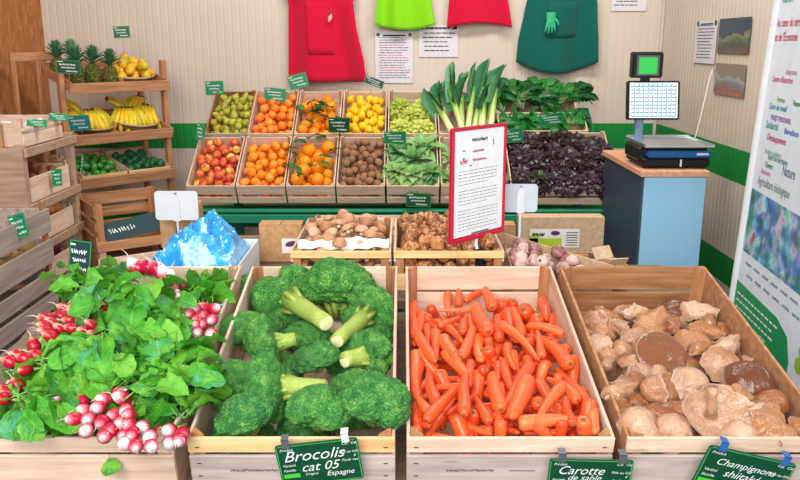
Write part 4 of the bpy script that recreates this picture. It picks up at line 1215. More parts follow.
# garlic in a three-cornered cardboard tray
t = thing('cardboard_tray', 'angled cardboard tray of pinkish garlic behind the right end of the carrots', 'tray', (.30, 2.12, TZ))
poly = [(.012, .02), (.285, .02), (.03, .41)]
for i in range(3):
    a = Vector(poly[i]); b_ = Vector(poly[(i+1) % 3]); d = (b_-a); L = d.length; mbx = MB().box(0, L, 0, .005, 0, (.05, .108, .07)[i], c=.001)
    q = mbx.build('tray_wall', M['card_pale'], t); q.location = (a.x, a.y, 0); q.rotation_euler = (0, 0, math.atan2(d.y, d.x))
MB().prism([(a*.97+.003, b*.97+.003) for a, b in poly], 0, .004).build('base', M['card_pale'], t)
gar = mk('garlic', None)
mb = MB()
def gf(u, v):
    a = 2*PI*u; t_ = PI*v; r = math.sin(t_)**.85*(1+.06*math.cos(7*a)); z = -math.cos(t_)*.8+(.5*max(0, (v-.86)/.14)**1.5)
    return (r*math.cos(a), r*math.sin(a), z)
mb.grid(lambda u, v: gf(u, min(max(v, .004), .996)), 28, 10, True); mb.build('bulb', M['garlic'], gar, True)
MB().lathe([(.001, -.86), (.2, -.84), (.24, -.74)], 8).build('root_plate', M['brownscar'], gar, True)
gar['category'] = 'garlic'
allb = settle(rng, .27, .37, .0185, .0225, 190, mound=.0, ztop=.135)
ins = []
for (x, y, z, r) in allb:
    X = x+.15; Y = y+.03
    # inside the triangle with a margin of r
    ok = Y > .03+r and X > .03+r*.4
    a = Vector(poly[1]); b_ = Vector(poly[2]); n_ = Vector((-(b_-a).y, (b_-a).x)).normalized()
    if ok and (Vector((X, Y))-a).dot(n_) > r+.004: ins.append((X, Y, z, r))
pile(gar, Matrix.Translation(t.location), ins, rng, (1, 1, 1), 'pinkish garlic bulb in the angled cardboard tray', 'garlic bulbs in the tray')
kill(gar)
b = card_box('small torn open cardboard box behind the mushroom crate, beside the counter', (.625, 2.26, TZ), .075, .08, .075, .2, 'card', True)
f = MB().box(-.05, .05, 0, .003, 0, .05).build('raised_flap', M['card_pale'], b); f.scale = (.7, 1, .8); f.location = (-.0, .075, .075); f.rotation_euler = (-.6, 0, .3)
f = MB().box(-.05, .04, 0, .003, 0, .045).build('raised_flap', M['card_pale'], b); f.scale = (.7, 1, .7); f.location = (0, .0, .075); f.rotation_euler = (.7, 0, 0)

# labelled boxes on the low bench
b = card_box('cardboard box lying on the bench with a lime green and white label', (.75, 3.68, .63), .40, .09, .172, mat='card_pale')
l = MB(); add_line(l, -.15, .03, .235, .09, plateT(.0012)); l.build('white_label', M['paper_w'], b)
l = MB(); add_line(l, -.15, .03, .15, .045, plateT(.0016)); add_line(l, -.15, .03, .04, .06, plateT(.0016)); l.build('lime_label', plain('lime_label_print', '#b8d22c', .5), b)
l = MB(); add_scribble(l, -.14, .082, .06, .02, plateT(.002), rng, .005)
for k in range(6): add_line(l, .02+(k % 2)*.002, .04+.012*k, .055, .004, plateT(.002))
l.build('black_print', M['ink'], b)
l = MB(); l.T = Matrix.Translation((0, -.0022, 0)) @ Matrix.Rotation(PI/2, 4, 'X'); l.prism([(-.03+.022*math.cos(a), .1+.011*math.sin(a)) for a in [i*PI/8 for i in range(16)]], 0, .0006); l.build('purple_oval', plain('purple_print2', '#5a2a6a', .6), b)
b = card_box('lower cardboard box supporting the lime labelled one', (.68, 3.66, .456), .40, .30, .168, mat='card')
b = card_box('narrow cardboard box just left of the lime labelled box', (.47, 3.66, .63), .12, .09, .14, mat='card')
b = card_box('plain cardboard box under the narrow one on the low bench', (.36, 3.66, .456), .2, .28, .168, mat='card_pale')
# ginger crate further back on the bench
C_g = crate('pale wooden crate of ginger roots below the green stand, behind the brown mushrooms', (-.13, 3.62, .456), .62, .34, .30, 0, front=[(0, .1), (.12, .2), (.22, .30)], back=[(0, .1), (.12, .2), (.22, .3)], mats=('amber', 'pale', 'pale_y'))
def ginger_mesh(seed):
    rg = random.Random(seed); mb = MB()
    mb.tube([(-1, 0, 0), (-.8, .05, .02), (-.2, -.1, .05), (.4, .1, 0), (.9, 0, .05), (1.05, 0, .05)], [.1, .3, .38, .34, .28, .08], 9)
    for i in range(4):
        a = rg.uniform(-.7, .7); s = rg.choice((-1, 1)); L = rg.uniform(.45, .8)
        mb.tube([(a, 0, 0), (a+.1, s*L*.6, .15), (a+.2, s*L, .2), (a+.22, s*(L+.1), .2)], [.3, .25, .22, .06], 8)
    return mb.mesh('ginger_root', M['ginger'], True)
GM = [ginger_mesh(i) for i in range(3)]
for i in range(26):
    o = mk('ginger_root', GM[i % 3], None, (-.13+rng.uniform(-.24, .24), 3.69+rng.uniform(0, .2), .705+.022*(i//9)))
    o.scale = (.055,)*3; o.rotation_euler = (rng.uniform(-.3, .3), rng.uniform(-.3, .3), rng.uniform(0, 6))
    tag(o, 'knobbly ginger root in the pale crate below the green stand', 'ginger', 'ginger roots')
MB().box(-.28, .28, .03, .31, .21, .225).build('inner_shelf', M['card'], C_g)

# ============================================================ tilted crates of fruit
def ds_crate(label, xc, s, w, d=.445, h=CH, **kw):
    kw.setdefault('front', [(.0, .045), (.066, h)])
    return crate(label, ds_origin(xc, s, h), w, d, h, DS_T, back=[(0, .05), (.06, h-.012)], post=.02, t=.006, **kw)
def fruit(name, mat, cat, prof, scar=None):
    o = ball_proto(name, prof, mat, scar); o['category'] = cat; return o
round_ = circ_prof(9, 1, .96, .1)
apple_p = fruit('apple', 'apple', 'apple', circ_prof(11, 1, .92, .22), (.05, .12, 'brownscar'))
clem_p = fruit('clementine', 'clem', 'clementine', circ_prof(9, 1, .88, .08), (.07, .03, 'navel'))
tang_p = fruit('tangerine', 'tang', 'tangerine', circ_prof(9, 1, .88, .08), (.07, .03, 'navel'))
orange_p = fruit('orange', 'orange', 'orange', circ_prof(10, 1, 1, .06), (.08, .03, 'navel'))
lemon_p = fruit('lemon', 'lemon', 'lemon', [(.001, -1.22), (.1, -1.16), (.2, -1.0), (.5, -.82), (.8, -.5), (.95, 0), (.8, .5), (.5, .82), (.2, 1.0), (.1, 1.16), (.001, 1.22)])
kiwi_p = fruit('kiwi', 'kiwi', 'kiwi', circ_prof(9, .9, 1.12, 0), (.1, .04, 'brownscar'))
pear_p = fruit('pear', 'pear', 'pear', [(.001, -.95), (.4, -.95), (.8, -.7), (1, -.25), (.9, .2), (.6, .6), (.42, .95), (.3, 1.15), (.001, 1.2)], (.06, .3, 'brownscar'))
x0 = -1.205; pw = .277
cols = [
 (0, 0, 'wooden crate of small red and yellow apples, leftmost of the lower fruit row', apple_p, (.0225, .0275), 'red and yellow apple in the leftmost lower crate', 'apples', (1, 1, 1)),
 (1, 0, 'wooden crate of clementines between the apples and the leafy oranges', clem_p, (.0245, .0285), 'clementine in the lower crate beside the apples', 'clementines', (1, 1, 1)),
 (2, 0, 'wooden crate of big oranges with leaves, in the lower fruit row', orange_p, (.034, .041), 'large orange in the lower crate with leaves', 'large oranges', (1, 1, 1)),
 (3, 0, 'wooden crate of brown kiwis, in the lower fruit row', kiwi_p, (.0225, .026), 'brown kiwi in the lower fruit row', 'kiwis', (1, 1, 1)),
 (0, 1, 'crate of olive green pears, leftmost of the upper fruit row', pear_p, (.0215, .026), 'olive green pear in the upper left crate', 'pears', (1, 1, 1)),
 (1, 1, 'wooden crate of tangerines in the upper row beside the pears', tang_p, (.0255, .029), 'tangerine in the upper row', 'tangerines', (1, 1, 1)),
 (2, 1, 'wooden crate of oranges with green leaves in the upper row', orange_p, (.030, .037), 'orange in the upper leafy crate', 'oranges in the upper row', (1, 1, 1)),
 (3, 1, 'wooden crate of yellow lemons in the upper fruit row', lemon_p, (.0235, .027), 'yellow lemon in the upper row', 'lemons', (1, 1, 1)),
]
frng = random.Random(61)
FC = {}
for (k, row, lb, proto, (r0, r1), flb, grp, scl) in cols:
    s = .462*row
    c = ds_crate(lb, x0+pw*(k+.5)+(.015 if row and k == 0 else 0), s, .268 if not (row and k == 0) else .25, mats=('pale', 'pale', 'pale_y') if not (row and k == 0) else ('printed', 'brownw', 'brownw'))
    FC[k, row] = c
    balls = settle(frng, .25, .425, r0, r1, 200, floor=.006, mound=.012, ztop=CH+.012, cand=90)
    pile(proto, frame_of(c) @ Matrix.Translation((0, .01, 0)), balls, frng, scl, flb, grp)
for p in (apple_p, clem_p, tang_p, orange_p, lemon_p, kiwi_p, pear_p): kill(p)
def flat_leaf(name, mat, L, Wd, seed, **kw):
    mb = MB(); add_leaf(mb, L, Wd, random.Random(seed), None, 4, 6, **kw); return mb.mesh(name, M[mat], True)
OL = [flat_leaf('orange_leaf', 'chard', .10, .05, i, arch=.3) for i in range(2)]
for row, pts in ((0, [(.25, .2), (.75, .93), (.3, .85), (.9, .5), (.12, .55), (.82, .62), (.45, .32), (.2, .12), (.35, .95), (.08, .3), (.9, .3), (.55, .9), (.15, .7)]), (1, [(.2, .6), (.55, .4), (.75, .3), (.4, .15), (.6, .62), (.3, .45), (.85, .2), (.5, .5), (.65, .42), (.8, .55), (.1, .5)])):
    c = FC[2, row]; Fm = frame_of(c)
    for i, (a, b) in enumerate(pts):
        o = mk('orange_leaf', OL[i % 2]); o.location = Fm @ Vector((-.125+.25*a, .02+.4*b, CH+.012+.01*frng.random()))
        o.rotation_euler = (DS_T+frng.uniform(-.2, .2), frng.uniform(-.3, .3), frng.uniform(0, 6))
        tag(o, 'dark green orange leaf lying on the %s crate of oranges' % ('upper' if row else 'lower'), 'leaf', 'orange leaves in the %s row' % ('upper' if row else 'lower'))
# greens on the stand
def greens(c, mesh_list, name, cat, label, spots, z, sc, grp=None, tilt=.0):
    Fm = frame_of(c)
    for i, (x, y, *r) in enumerate(spots):
        o = mk(name, mesh_list[i % len(mesh_list)]); o.location = Fm @ Vector((x, y, z+(r[1] if len(r) > 1 else 0)))
        s = sc*(r[0] if r else 1); o.scale = (s, s, s)
        o.rotation_mode = 'QUATERNION'
        o.rotation_quaternion = Fm.to_quaternion() @ Quaternion((1, 0, 0), tilt+frng.uniform(-.15, .15)) @ Quaternion((0, 0, 1), frng.uniform(0, 6.28))
        lb = label[i] if isinstance(label, list) else label
        tag(o, lb, cat, grp)
FRI = [head_mesh('lettuce', 'frisee', s_, 34, .085, .08, 'lobed', .22, .8, .45, 8, 7, 4) for s_ in (1, 2)]
OAK = [head_mesh('lettuce', 'oak', s_, 44, .095, .08, 'lobed', .26, .8, .55, 10, 8, 5) for s_ in (3, 4, 5)]
CAB = [head_mesh('cabbage', 'cabb', s_, 22, .085, .08, 'round', .06, .85, .5, 6, 6, 2, cup=.3) for s_ in (6, 7)]
ROM = [head_mesh('lettuce', 'romaine', s_, 16, .09, .08, 'oval', .08, .45, .25, 6, 7, 2, cup=.25) for s_ in (8, 9)]
c = ds_crate('wooden crate of pale yellow curly lettuces in the upper row beside the leeks', x0+pw*4.55, .462, .29)
greens(c, FRI, 'lettuce', 'lettuce', ['curly yellow lettuce, back left of its crate', 'curly yellow lettuce, back right of its crate', 'curly yellow lettuce, front left of its crate', 'curly yellow lettuce, front right of its crate', 'curly yellow lettuce, middle of its crate'], [(-.07, .33, 1), (.075, .33, 1), (-.07, .12, 1), (.07, .12, 1), (0, .22, .9, .02)], .06, 1.05)
c = ds_crate('wooden crate of small cabbages and pointed lettuces beside the kiwis', x0+pw*4.55, 0, .29)
greens(c, [CAB[0], ROM[0], CAB[1], CAB[0], ROM[1], CAB[1]], 'cabbage', 'cabbage', ['round blue-green cabbage at the back left of its crate', 'pointed pale lettuce at the back right of the cabbage crate', 'round cabbage at the front left of its crate', 'cabbage with yellowish heart in the front middle', 'pale open lettuce in the middle of the cabbage crate', 'dark cabbage at the front right of its crate'],
       [(-.075, .30, 1.15), (.06, .33, 1.35), (-.085, .13, 1.15), (0, .09, 1.1, .01), (.0, .22, 1.2, .02), (.085, .12, 1.15)], .09, 1.15)
c = ds_crate('wooden crate of green lettuces half hidden by the red framed notice', x0+pw*5.62, 0, .28)
greens(c, [ROM[0], CAB[0]], 'lettuce', 'lettuce', 'green lettuce in the crate behind the red framed notice', [(-.07, .12), (.07, .12), (-.07, .3), (.07, .3), (0, .2, 1, .03)], .06, 1.0, 'green lettuces behind the notice')
C_lk = ds_crate('wooden crate holding the upright leeks', x0+pw*5.62, .462, .28, h=CH)
# right block of three bigger crates
BW = .545; BX = .868
C_oak = ds_crate('large wooden crate of dark red oakleaf lettuce at the right end of the stand', BX+.03, -.01, .60, d=.50, h=.13)
sp = []
for j in range(5):
    for i in range(6):
        sp.append((-.235+.094*i+(.03 if j % 2 else -.01)+frng.uniform(-.012, .012), .05+.092*j, frng.uniform(.9, 1.15), frng.uniform(-.01, .025)+.03*math.sin(PI*i/5)))
greens(C_oak, OAK, 'lettuce', 'lettuce', 'dark red oakleaf lettuce in the large right crate', sp, .085, .92, 'red oakleaf lettuces')
C_sp = ds_crate('wooden crate of flat green spinach above the red lettuces', BX-.03, .49, .53, d=.17)
C_ch = ds_crate('wooden crate of dark chard bunches, uppermost on the right of the stand', BX-.05, .668, .50, d=.25)
def leaf_bunch_mesh(name, mat, seed, n, L, Wd, spread_, arch, stem, shape='round', stemmat=None):
    rg = random.Random(seed); mb = MB()
    for i in range(n):
        az = rg.uniform(-spread_, spread_); el = rg.uniform(0, .55)
        T = Matrix.Rotation(az, 4, 'Z') @ Matrix.Rotation(el, 4, 'X') @ Matrix.Rotation(rg.uniform(-.9, .9), 4, 'Y')
        add_leaf(mb, L*rg.uniform(.75, 1.1), Wd*rg.uniform(.7, 1.1), rg, T, 6, 7, stem=stem*rg.uniform(.7, 1.1), stem_r=.004, shape=shape, arch=arch*rg.uniform(.6, 1.4), ruffle=.12, cup=rg.uniform(-.1, .25))
    return mb.mesh(name, [M[mat]], True)
SPM = [leaf_bunch_mesh('spinach_bunch', 'spinach', s_, 16, .085, .06, 1.0, .35, .05) for s_ in (1, 2)]
CHM = [leaf_bunch_mesh('chard_bunch', 'chard', s_, 18, .13, .075, .7, .4, .10, 'oval') for s_ in (3, 4)]
def bunches(c, meshes, name, cat, labels, spots, grp):
    Fm = frame_of(c)
    for i, (x, y, rz, z) in enumerate(spots):
        o = mk(name, meshes[i % len(meshes)]); o.location = Fm @ Vector((x, y, z)); o.rotation_mode = 'QUATERNION'
        o.rotation_quaternion = Fm.to_quaternion() @ Quaternion((0, 0, 1), rz) @ Quaternion((1, 0, 0), .1)
        tag(o, labels[i] if isinstance(labels, list) else labels, cat, grp)
bunches(C_sp, SPM, 'spinach_bunch', 'spinach', 'bunch of flat green spinach above the red lettuces', [(-.2+.08*i, .06+.05*(i % 2), 1.2*(-1)**i+frng.uniform(-.5, .5), .085+.008*(i % 3)) for i in range(6)]+[(-.18+.085*i, .1, frng.uniform(-1, 1)+3.14*(i % 2), .1) for i in range(5)], 'spinach bunches')
bunches(C_ch, CHM, 'chard_bunch', 'chard', 'bunch of dark leafy chard in the uppermost right crate', [(-.2+.062*i, .05+.03*(i % 2), frng.uniform(-.7, .3), .09+.012*(i % 3)) for i in range(6)]+[(-.12+.08*i, .12, frng.uniform(-1.6, -.6), .13) for i in range(5)]+[(-.18+.075*i, .15, frng.uniform(-.5, .6), .11) for i in range(5)], 'chard bunches')
# leeks
def leek(label, base, top, r=.014, seed=0, nl=7, fan=.5):
    A = Vector(base); B = Vector(top); d = B-A; L = d.length
    o = thing('leek', label, 'leek', A); o.rotation_mode = 'QUATERNION'
    o.rotation_quaternion = d.to_track_quat('Z', 'X')
    rg = random.Random(seed); mb = MB()
    sl_ = L*.70
    mb.tube([(0, 0, 0), (0, 0, .012), (0, 0, sl_*.5), (0, 0, sl_), (0, 0, sl_*1.12)], [r*.6, r*1.2, r, r*1.05, r*1.2], 12, k=[0, .02, .35, .75, 1])
    mb.build('shank', M['leekst'], o, True)
    for i in range(5):
        h_ = MB().tube([(r*.5*math.cos(i*1.26), r*.5*math.sin(i*1.26), 0), (r*1.1*math.cos(i*1.26+.4), r*1.1*math.sin(i*1.26+.4), -.012)], .0008, 4)
        if i == 0: acc = h_
        else: acc.add(h_.v, h_.f)
    acc.build('roots', M['rroot'], o, True)
    for i in range(nl):
        s = -1 if i % 2 else 1; f = (i//2+1)/(nl/2+.5)
        mbl = MB(); Ll = L*(1-.70)*rg.uniform(.75, 1.15)+.06
        mbl.T = Matrix.Translation((s*r*.3, 0, sl_*(.82+.1*rg.random()))) @ Matrix.Rotation(s*fan*f*rg.uniform(.7, 1.1), 4, 'Y') @ Matrix.Rotation(PI/2, 4, 'X') @ Matrix.Rotation(rg.uniform(-.4, .4), 4, 'Y')
        add_leaf(mbl, Ll, r*rg.uniform(4.0, 5.4), rg, None, 4, 9, shape='strap', arch=rg.uniform(.02, .2), cup=.3, ruffle=.05)
        mbl.build('leaf', M['leekleaf'], o, True)
    return o
LK = [((462, 128, 4.84), (443, 70, 5.0), 'leek with a thick green top, second from the left'), ((450, 128, 4.86), (428, 86, 4.98), 'leftmost leek, leaning to the left over the curly lettuce'),
      ((461, 126, 4.9), (461, 80, 5.02), 'upright leek behind the thick left ones'), ((468, 128, 4.84), (476, 68, 5.0), 'tallest leek in the middle, leaning right'),
      ((474, 128, 4.9), (487, 68, 5.05), 'leek behind the tall middle one, leaning right'), ((482, 126, 4.86), (484, 88, 5.0), 'short leek right of the middle'),
      ((491, 126, 4.84), (497, 70, 5.0), 'rightmost leek with straight green top'), ((486, 128, 4.95), (500, 74, 5.08), 'leek at the back right, partly behind the rightmost')]
for i, (a, b, lb) in enumerate(LK):
    B = pY(*b); A = pY(*a); A = A+(A-B)*.55
    leek(lb, A, B, .018+.002*(i % 3), i, 6, .42 if i != 1 else .6)
# ============================================================ counter, scale, banner
c = thing('counter', 'white sales counter, blue light painted on its front, wooden top, in the right corner', 'counter', (1.108, 3.66, 0))
N = NT('bluelit_white_panel'); v = N.coords((1, 1, 1)); M['bluelit_panel'] = N.fin(N.ramp(N.noise(v, 2, 2), [(.3, '#86c0e4'), (.7, '#98cdee')]), .3, .5)  # blue light on the white cabinet front is put into this base colour
M['ctop'] = wood('counter_top_wood', '#c78c6c', '#d8a180', '#e2b598', 'y', False)
M['navy'] = plain('dark_blue_grey_panel', '#3a4a5c', .45)
MB().box(0.01, .295, .0, .012, .02, 1.0, c=.002).build('front_panel', M['bluelit_panel'], c)
MB().box(0.0, .012, .013, .72, .02, 1.0).build('side_panel', M['navy'], c)
MB().box(.283, .295, .013, .72, .02, 1.0).build('side_panel', M['navy'], c)
MB().box(.012, .283, .70, .72, .02, 1.0).build('back_panel', M['navy'], c)
MB().box(-.01, .305, -.01, .74, 1.001, 1.03, c=.003).build('countertop', M['ctop'], c)
s = thing('weighing_scale', 'shop scale with steel platter and tall key screen on the counter', 'scale', (1.268, 3.70, 1.031), (0, 0, 0))
def sprism(poly, x0, x1):
    m = MB(); m.T = Matrix.Rotation(PI/2, 4, 'Y') @ Matrix.Rotation(PI/2, 4, 'Z'); m.prism(poly, x0, x1); return m
M['teal'] = plain('blue_scale_body', '#1f5f9a', .3)
m = MB(); m.box(-.15, .165, .01, .30, .008, .05, c=.008); m.box(-.165, -.12, .04, .28, .03, .10, c=.01); m.build('lower_body', M['black'], s)
m = MB(); m.box(-.13, .17, .0, .31, .051, .085, c=.008); m.build('housing', M['teal'], s)
m = MB(); m.box(-.12, .155, .03, .29, .0855, .096, c=.003); m.build('platter_support', M['black'], s)
m = MB(); m.box(-.15, .172, -.01, .32, .1, .108, c=.002)
m.box(-.15, .172, .316, .322, .108, .125, c=.001); m.box(-.15, -.146, -.01, .316, .108, .116); m.box(.168, .172, -.01, .316, .108, .116)
m.build('platter', M['steel'], s)
for fx in (-.12, .14):
    for fy in (.03, .27): MB().tube([(fx, fy, 0), (fx, fy, .009)], .012, 10).build('foot', M['black'], s)
m = MB(); m.box(.02, .022+.006, -.003, .0, .012, .045); m.build('level_lever', M['white'], s)
m = MB(); m.box(.095, .15, -.0015, -.0002, .065, .075); m.build('name_plate', M['white'], s)
m = MB(); m.box(-.115, -.075, .285, .32, .04, .23, c=.006); m.build('pole', plain('grey_blue_pole', '#6d8aa6', .35), s)
sc_ = MB().box(-.13, .13, 0, .03, 0, .19, c=.006).build('key_screen', M['black'], s); sc_.location = (-.035, .27, .205); sc_.rotation_euler = (-.18, 0, 0)
N = NT('lit_screen'); N.b.inputs['Emission Color'].default_value = hexc('#cfe6f4'); N.b.inputs['Emission Strength'].default_value = .42; M['screen'] = N.fin('#c8dcea', .3)
N = NT('green_lcd'); N.b.inputs['Emission Color'].default_value = hexc('#3ecf5c'); N.b.inputs['Emission Strength'].default_value = .3; M['lcd'] = N.fin('#2fae50', .3)
p = MB().box(-.118, .118, -.0015, -.0003, .008, .18).build('lit_face', M['screen'], sc_)
g = MB()
for i in range(10):
    for j in range(9):
        g.box(-.112+.0225*i, -.112+.0225*i+.019, -.0035, -.0016, .014+.0182*j, .014+.0182*j+.0045)
        g.box(-.112+.0225*i+.016, -.112+.0225*i+.019, -.0035, -.0016, .014+.0182*j, .014+.0182*j+.0145)
g.build('key_grid', plain('grey_keys', '#7d93a8', .5), sc_)
cd = MB().box(-.075, .075, 0, .06, 0, .125, c=.008).build('customer_display', M['black'], s); cd.location = (-.075, .285, .405)
q = MB(); q.box(-.045, .045, -.0015, -.0002, .02, .10); q.build('display_lcd', M['lcd'], cd)
q = MB(); q.box(-.055, .055, -.0035, -.0016, .012, .02); q.box(-.055, .055, -.0035, -.0016, .1, .108); q.box(-.055, -.045, -.0035, -.0016, .02, .1); q.box(.045, .055, -.0035, -.0016, .02, .1); q.build('display_bezel', M['clip_grey'], cd)
MB().box(-.02, .02, .02, .05, -.02, 0).build('display_neck', M['black'], cd)
cb = MB(); cb.tube([(1.40+.06*i/24+.24*(i/24)**.7, 3.98+.45*i/24, 1.05+.42*math.sin(i/24*2.2)**1.5) for i in range(25)], .0025, 6)
o = cb.build('power_cable', M['wirew'], None, True); tag(o, 'white cable hanging on the wall right of the scale', 'cable')

# roll-up banner
BA = Vector((1.228, 2.90, .02)); BD = Vector((-.085, -1, 0)).normalized(); BWd = .85; BH = 2.02
lean = 2.6*D2R
t = thing('roll_up_banner', 'tall white information banner with green foot panel at the right edge', 'banner', BA)
rot = Matrix((( BD.x, -BD.y*0, 0), (BD.y, 0, 0), (0, 0, 1))).to_3x3()
ux = BD; uz = (Vector((0, 0, 1))+Vector((.045, 0, 0))).normalized(); uy = uz.cross(ux).normalized(); uz = ux.cross(uy)
t.rotation_mode = 'QUATERNION'; t.rotation_quaternion = Matrix((ux, uy, uz)).transposed().to_quaternion()
BM = Matrix.Translation(BA) @ Matrix((ux, uy, uz)).transposed().to_4x4()
BI = BM.inverted()
def bpx(x, y):        # pixel -> (u, v) on the banner's own face
    r = (BI.to_3x3() @ ray(x, y)); o_ = BI @ Vector((0, 0, CAMH)); k = -o_.y/r.y; q = o_+r*k
    return q.x, q.z
M['ban'] = plain('banner_film', '#e6f0fc', .35)
MB().box(0.012, BWd-.012, -.0015, .0015, .06, BH-.02).build('printed_film', M['ban'], t)
MB().tube([(-.012, .01, .05), (-.012, .01, BH)], .024, 14).build('side_pole', plain('white_aluminium', '#e6ecf2', .3), t)
MB().tube([(BWd, 0, .05), (BWd, 0, BH)], .014, 12).build('side_pole', M['white'], t)
MB().box(-.02, BWd+.02, -.05, .05, 0, .055, c=.01).build('cassette_base', M['steel'], t)
MB().box(-.01, BWd+.01, -.012, .012, BH-.02, BH+.01, c=.004).build('top_rail', M['steel'], t)
TB = plateT(.0022)
def bt(name, s, x, y, hpx, col, sx=.8, sh=0, bold=.0006):
    u, v = bpx(x, y); z = pY(x, y, 2.75).y/CT; size = hpx/F*2.75*1.15
    mb = MB(); add_text(mb, s, u+.012, v, size, TB, sh, bold, sx); key = 'ban_'+col
    if key not in M: M[key] = plain('banner_print_'+col.strip('#'), col, .5)
    return mb.build(name, M[key], t)
for s_, x, y, hh, col, sx_, sh in (
  ('Au cœur du territoire', 776, 27, 10, '#c02a50', .75, 0), ("et de l'Économie", 774, 41, 10, '#c02a50', .75, 0),
  ('Intégration', 785, 74, 6, '#d08aa8', .9, 0), ("Centre d'insertion", 771, 81, 7, '#c83a8a', .9, .2), ('Femmes', 776, 101, 6, '#7aa84a', .9, 0), ('Respect', 792, 105, 6, '#2a7a5a', .9, 0),
  ('Cadre de travail', 768, 108, 7, '#1a8aa8', .9, .2), ('PROJET PERSONNEL', 770, 119, 6, '#8a4a9a', .85, 0),
  ('Solidarité', 765, 127, 9, '#1a9a9a', .85, 0), ('Bienveillance', 783, 133, 7, '#4a7ac0', .85, .2), ('Développement', 766, 139, 8, '#c03a6a', .85, .1),
  ('Social et solidaire', 764, 152, 6, '#7ac0a0', .9, 0), ('Esprit de territoire', 767, 158, 7, '#4a8a8a', .85, 0), ('Ouvert', 764, 166, 7, '#2a7a3a', .9, 0), ('Nature', 781, 174, 12, '#5a6a8a', .8, 0),
  ('Rencontre', 760, 172, 6, '#d06ab0', .9, .2), ('Agriculture biologique', 757, 183, 11, '#7a8a8a', .75, 0)):
    bt('headline', s_, x, y, hh, col, sx_, sh)
bt('small_heading', 'insertion', 782, 3, 8, '#5aa88a', .8, 0)
def bquad(name, pts, m, off=.0021):
    uv = [bpx(x, y) for x, y in pts]; mb = MB()
    mb.add([(u, -off, v) for u, v in uv], [tuple(range(len(uv)))]); return mb.build(name, m, t)
# printed photograph of people in a polytunnel
N = NT('printed_photo'); v = N.coords((1, 1, 1), rnd=False)
a = N.vor(N.coords((10, 1, 7), rnd=False), 2.2, out=1); b = N.noise(v, 14, 4)
c = N.mix(.45, N.ramp(b, [(.3, '#2f6a4a'), (.45, '#4a86b4'), (.6, '#a8c8dc'), (.72, '#b0507a')]), a, 'OVERLAY')
M['bphoto'] = N.fin(c, .4)
def clampr(pts): return pts
u0, v0 = bpx(753, 188); u1, v1 = bpx(748, 262)
mb = MB(); mb.add([(.02, -.0021, v0), (BWd-.03, -.0021, v0-.02), (BWd-.03, -.0021, v1+.02), (.02, -.0021, v1+.03)], [(0, 3, 2, 1)]); mb.build('photo_print', M['bphoto'], t)
for s_, x, y, hh in (('Nos ... uniquement avec chacun', 737, 271, 8), ('avant pour être acteur de votre', 739, 283, 8), ('au centre de la terre', 751, 300, 8)):
    pass
mb = MB(); rg = random.Random(4)
for k, vv in enumerate((.835, .795, .755)):
    for j in range(9): add_scribble(mb, .04+.085*j+.03*k, vv, .06, .013, TB, rg, .002)
mb.build('handwritten_lines', plain('teal_print', '#2a7a8a', .5), t)
gp = MB(); g0 = .72
poly = [(.012, .10), (.012, g0), (.42, g0-.01), (.52, g0-.04), (.56, g0-.11), (.56, .10)]
gp.T = plateT(.0018); gp.prism(poly[::-1], 0, .0006); gp.build('green_panel', plain('banner_green', '#1a9a5a', .4), t)
mb = MB(); T3 = plateT(.0028)
for k in range(7):
    x = .035
    while x < .42-.02*k: 
        ww = rg.uniform(.015, .04); add_line(mb, x, g0-.045-.026*k, ww, .007, T3); x += ww+.01
add_scribble(mb, .06, g0-.25, .18, .016, T3, rg, .004)
mb.build('white_lines', M['chalk'], t)
mb = MB(); mb.T = plateT(.003)
for (cx_, cy_, r_) in ((.65, .68, .03), (.63, .63, .025), (.67, .63, .025)):
    mb.prism([(cx_+r_*math.cos(i*PI/8), cy_+r_*math.sin(i*PI/8)) for i in range(16)], 0, .0004)
mb.build('leaf_emblem', plain('emblem_lime', '#9cc83a', .5), t)

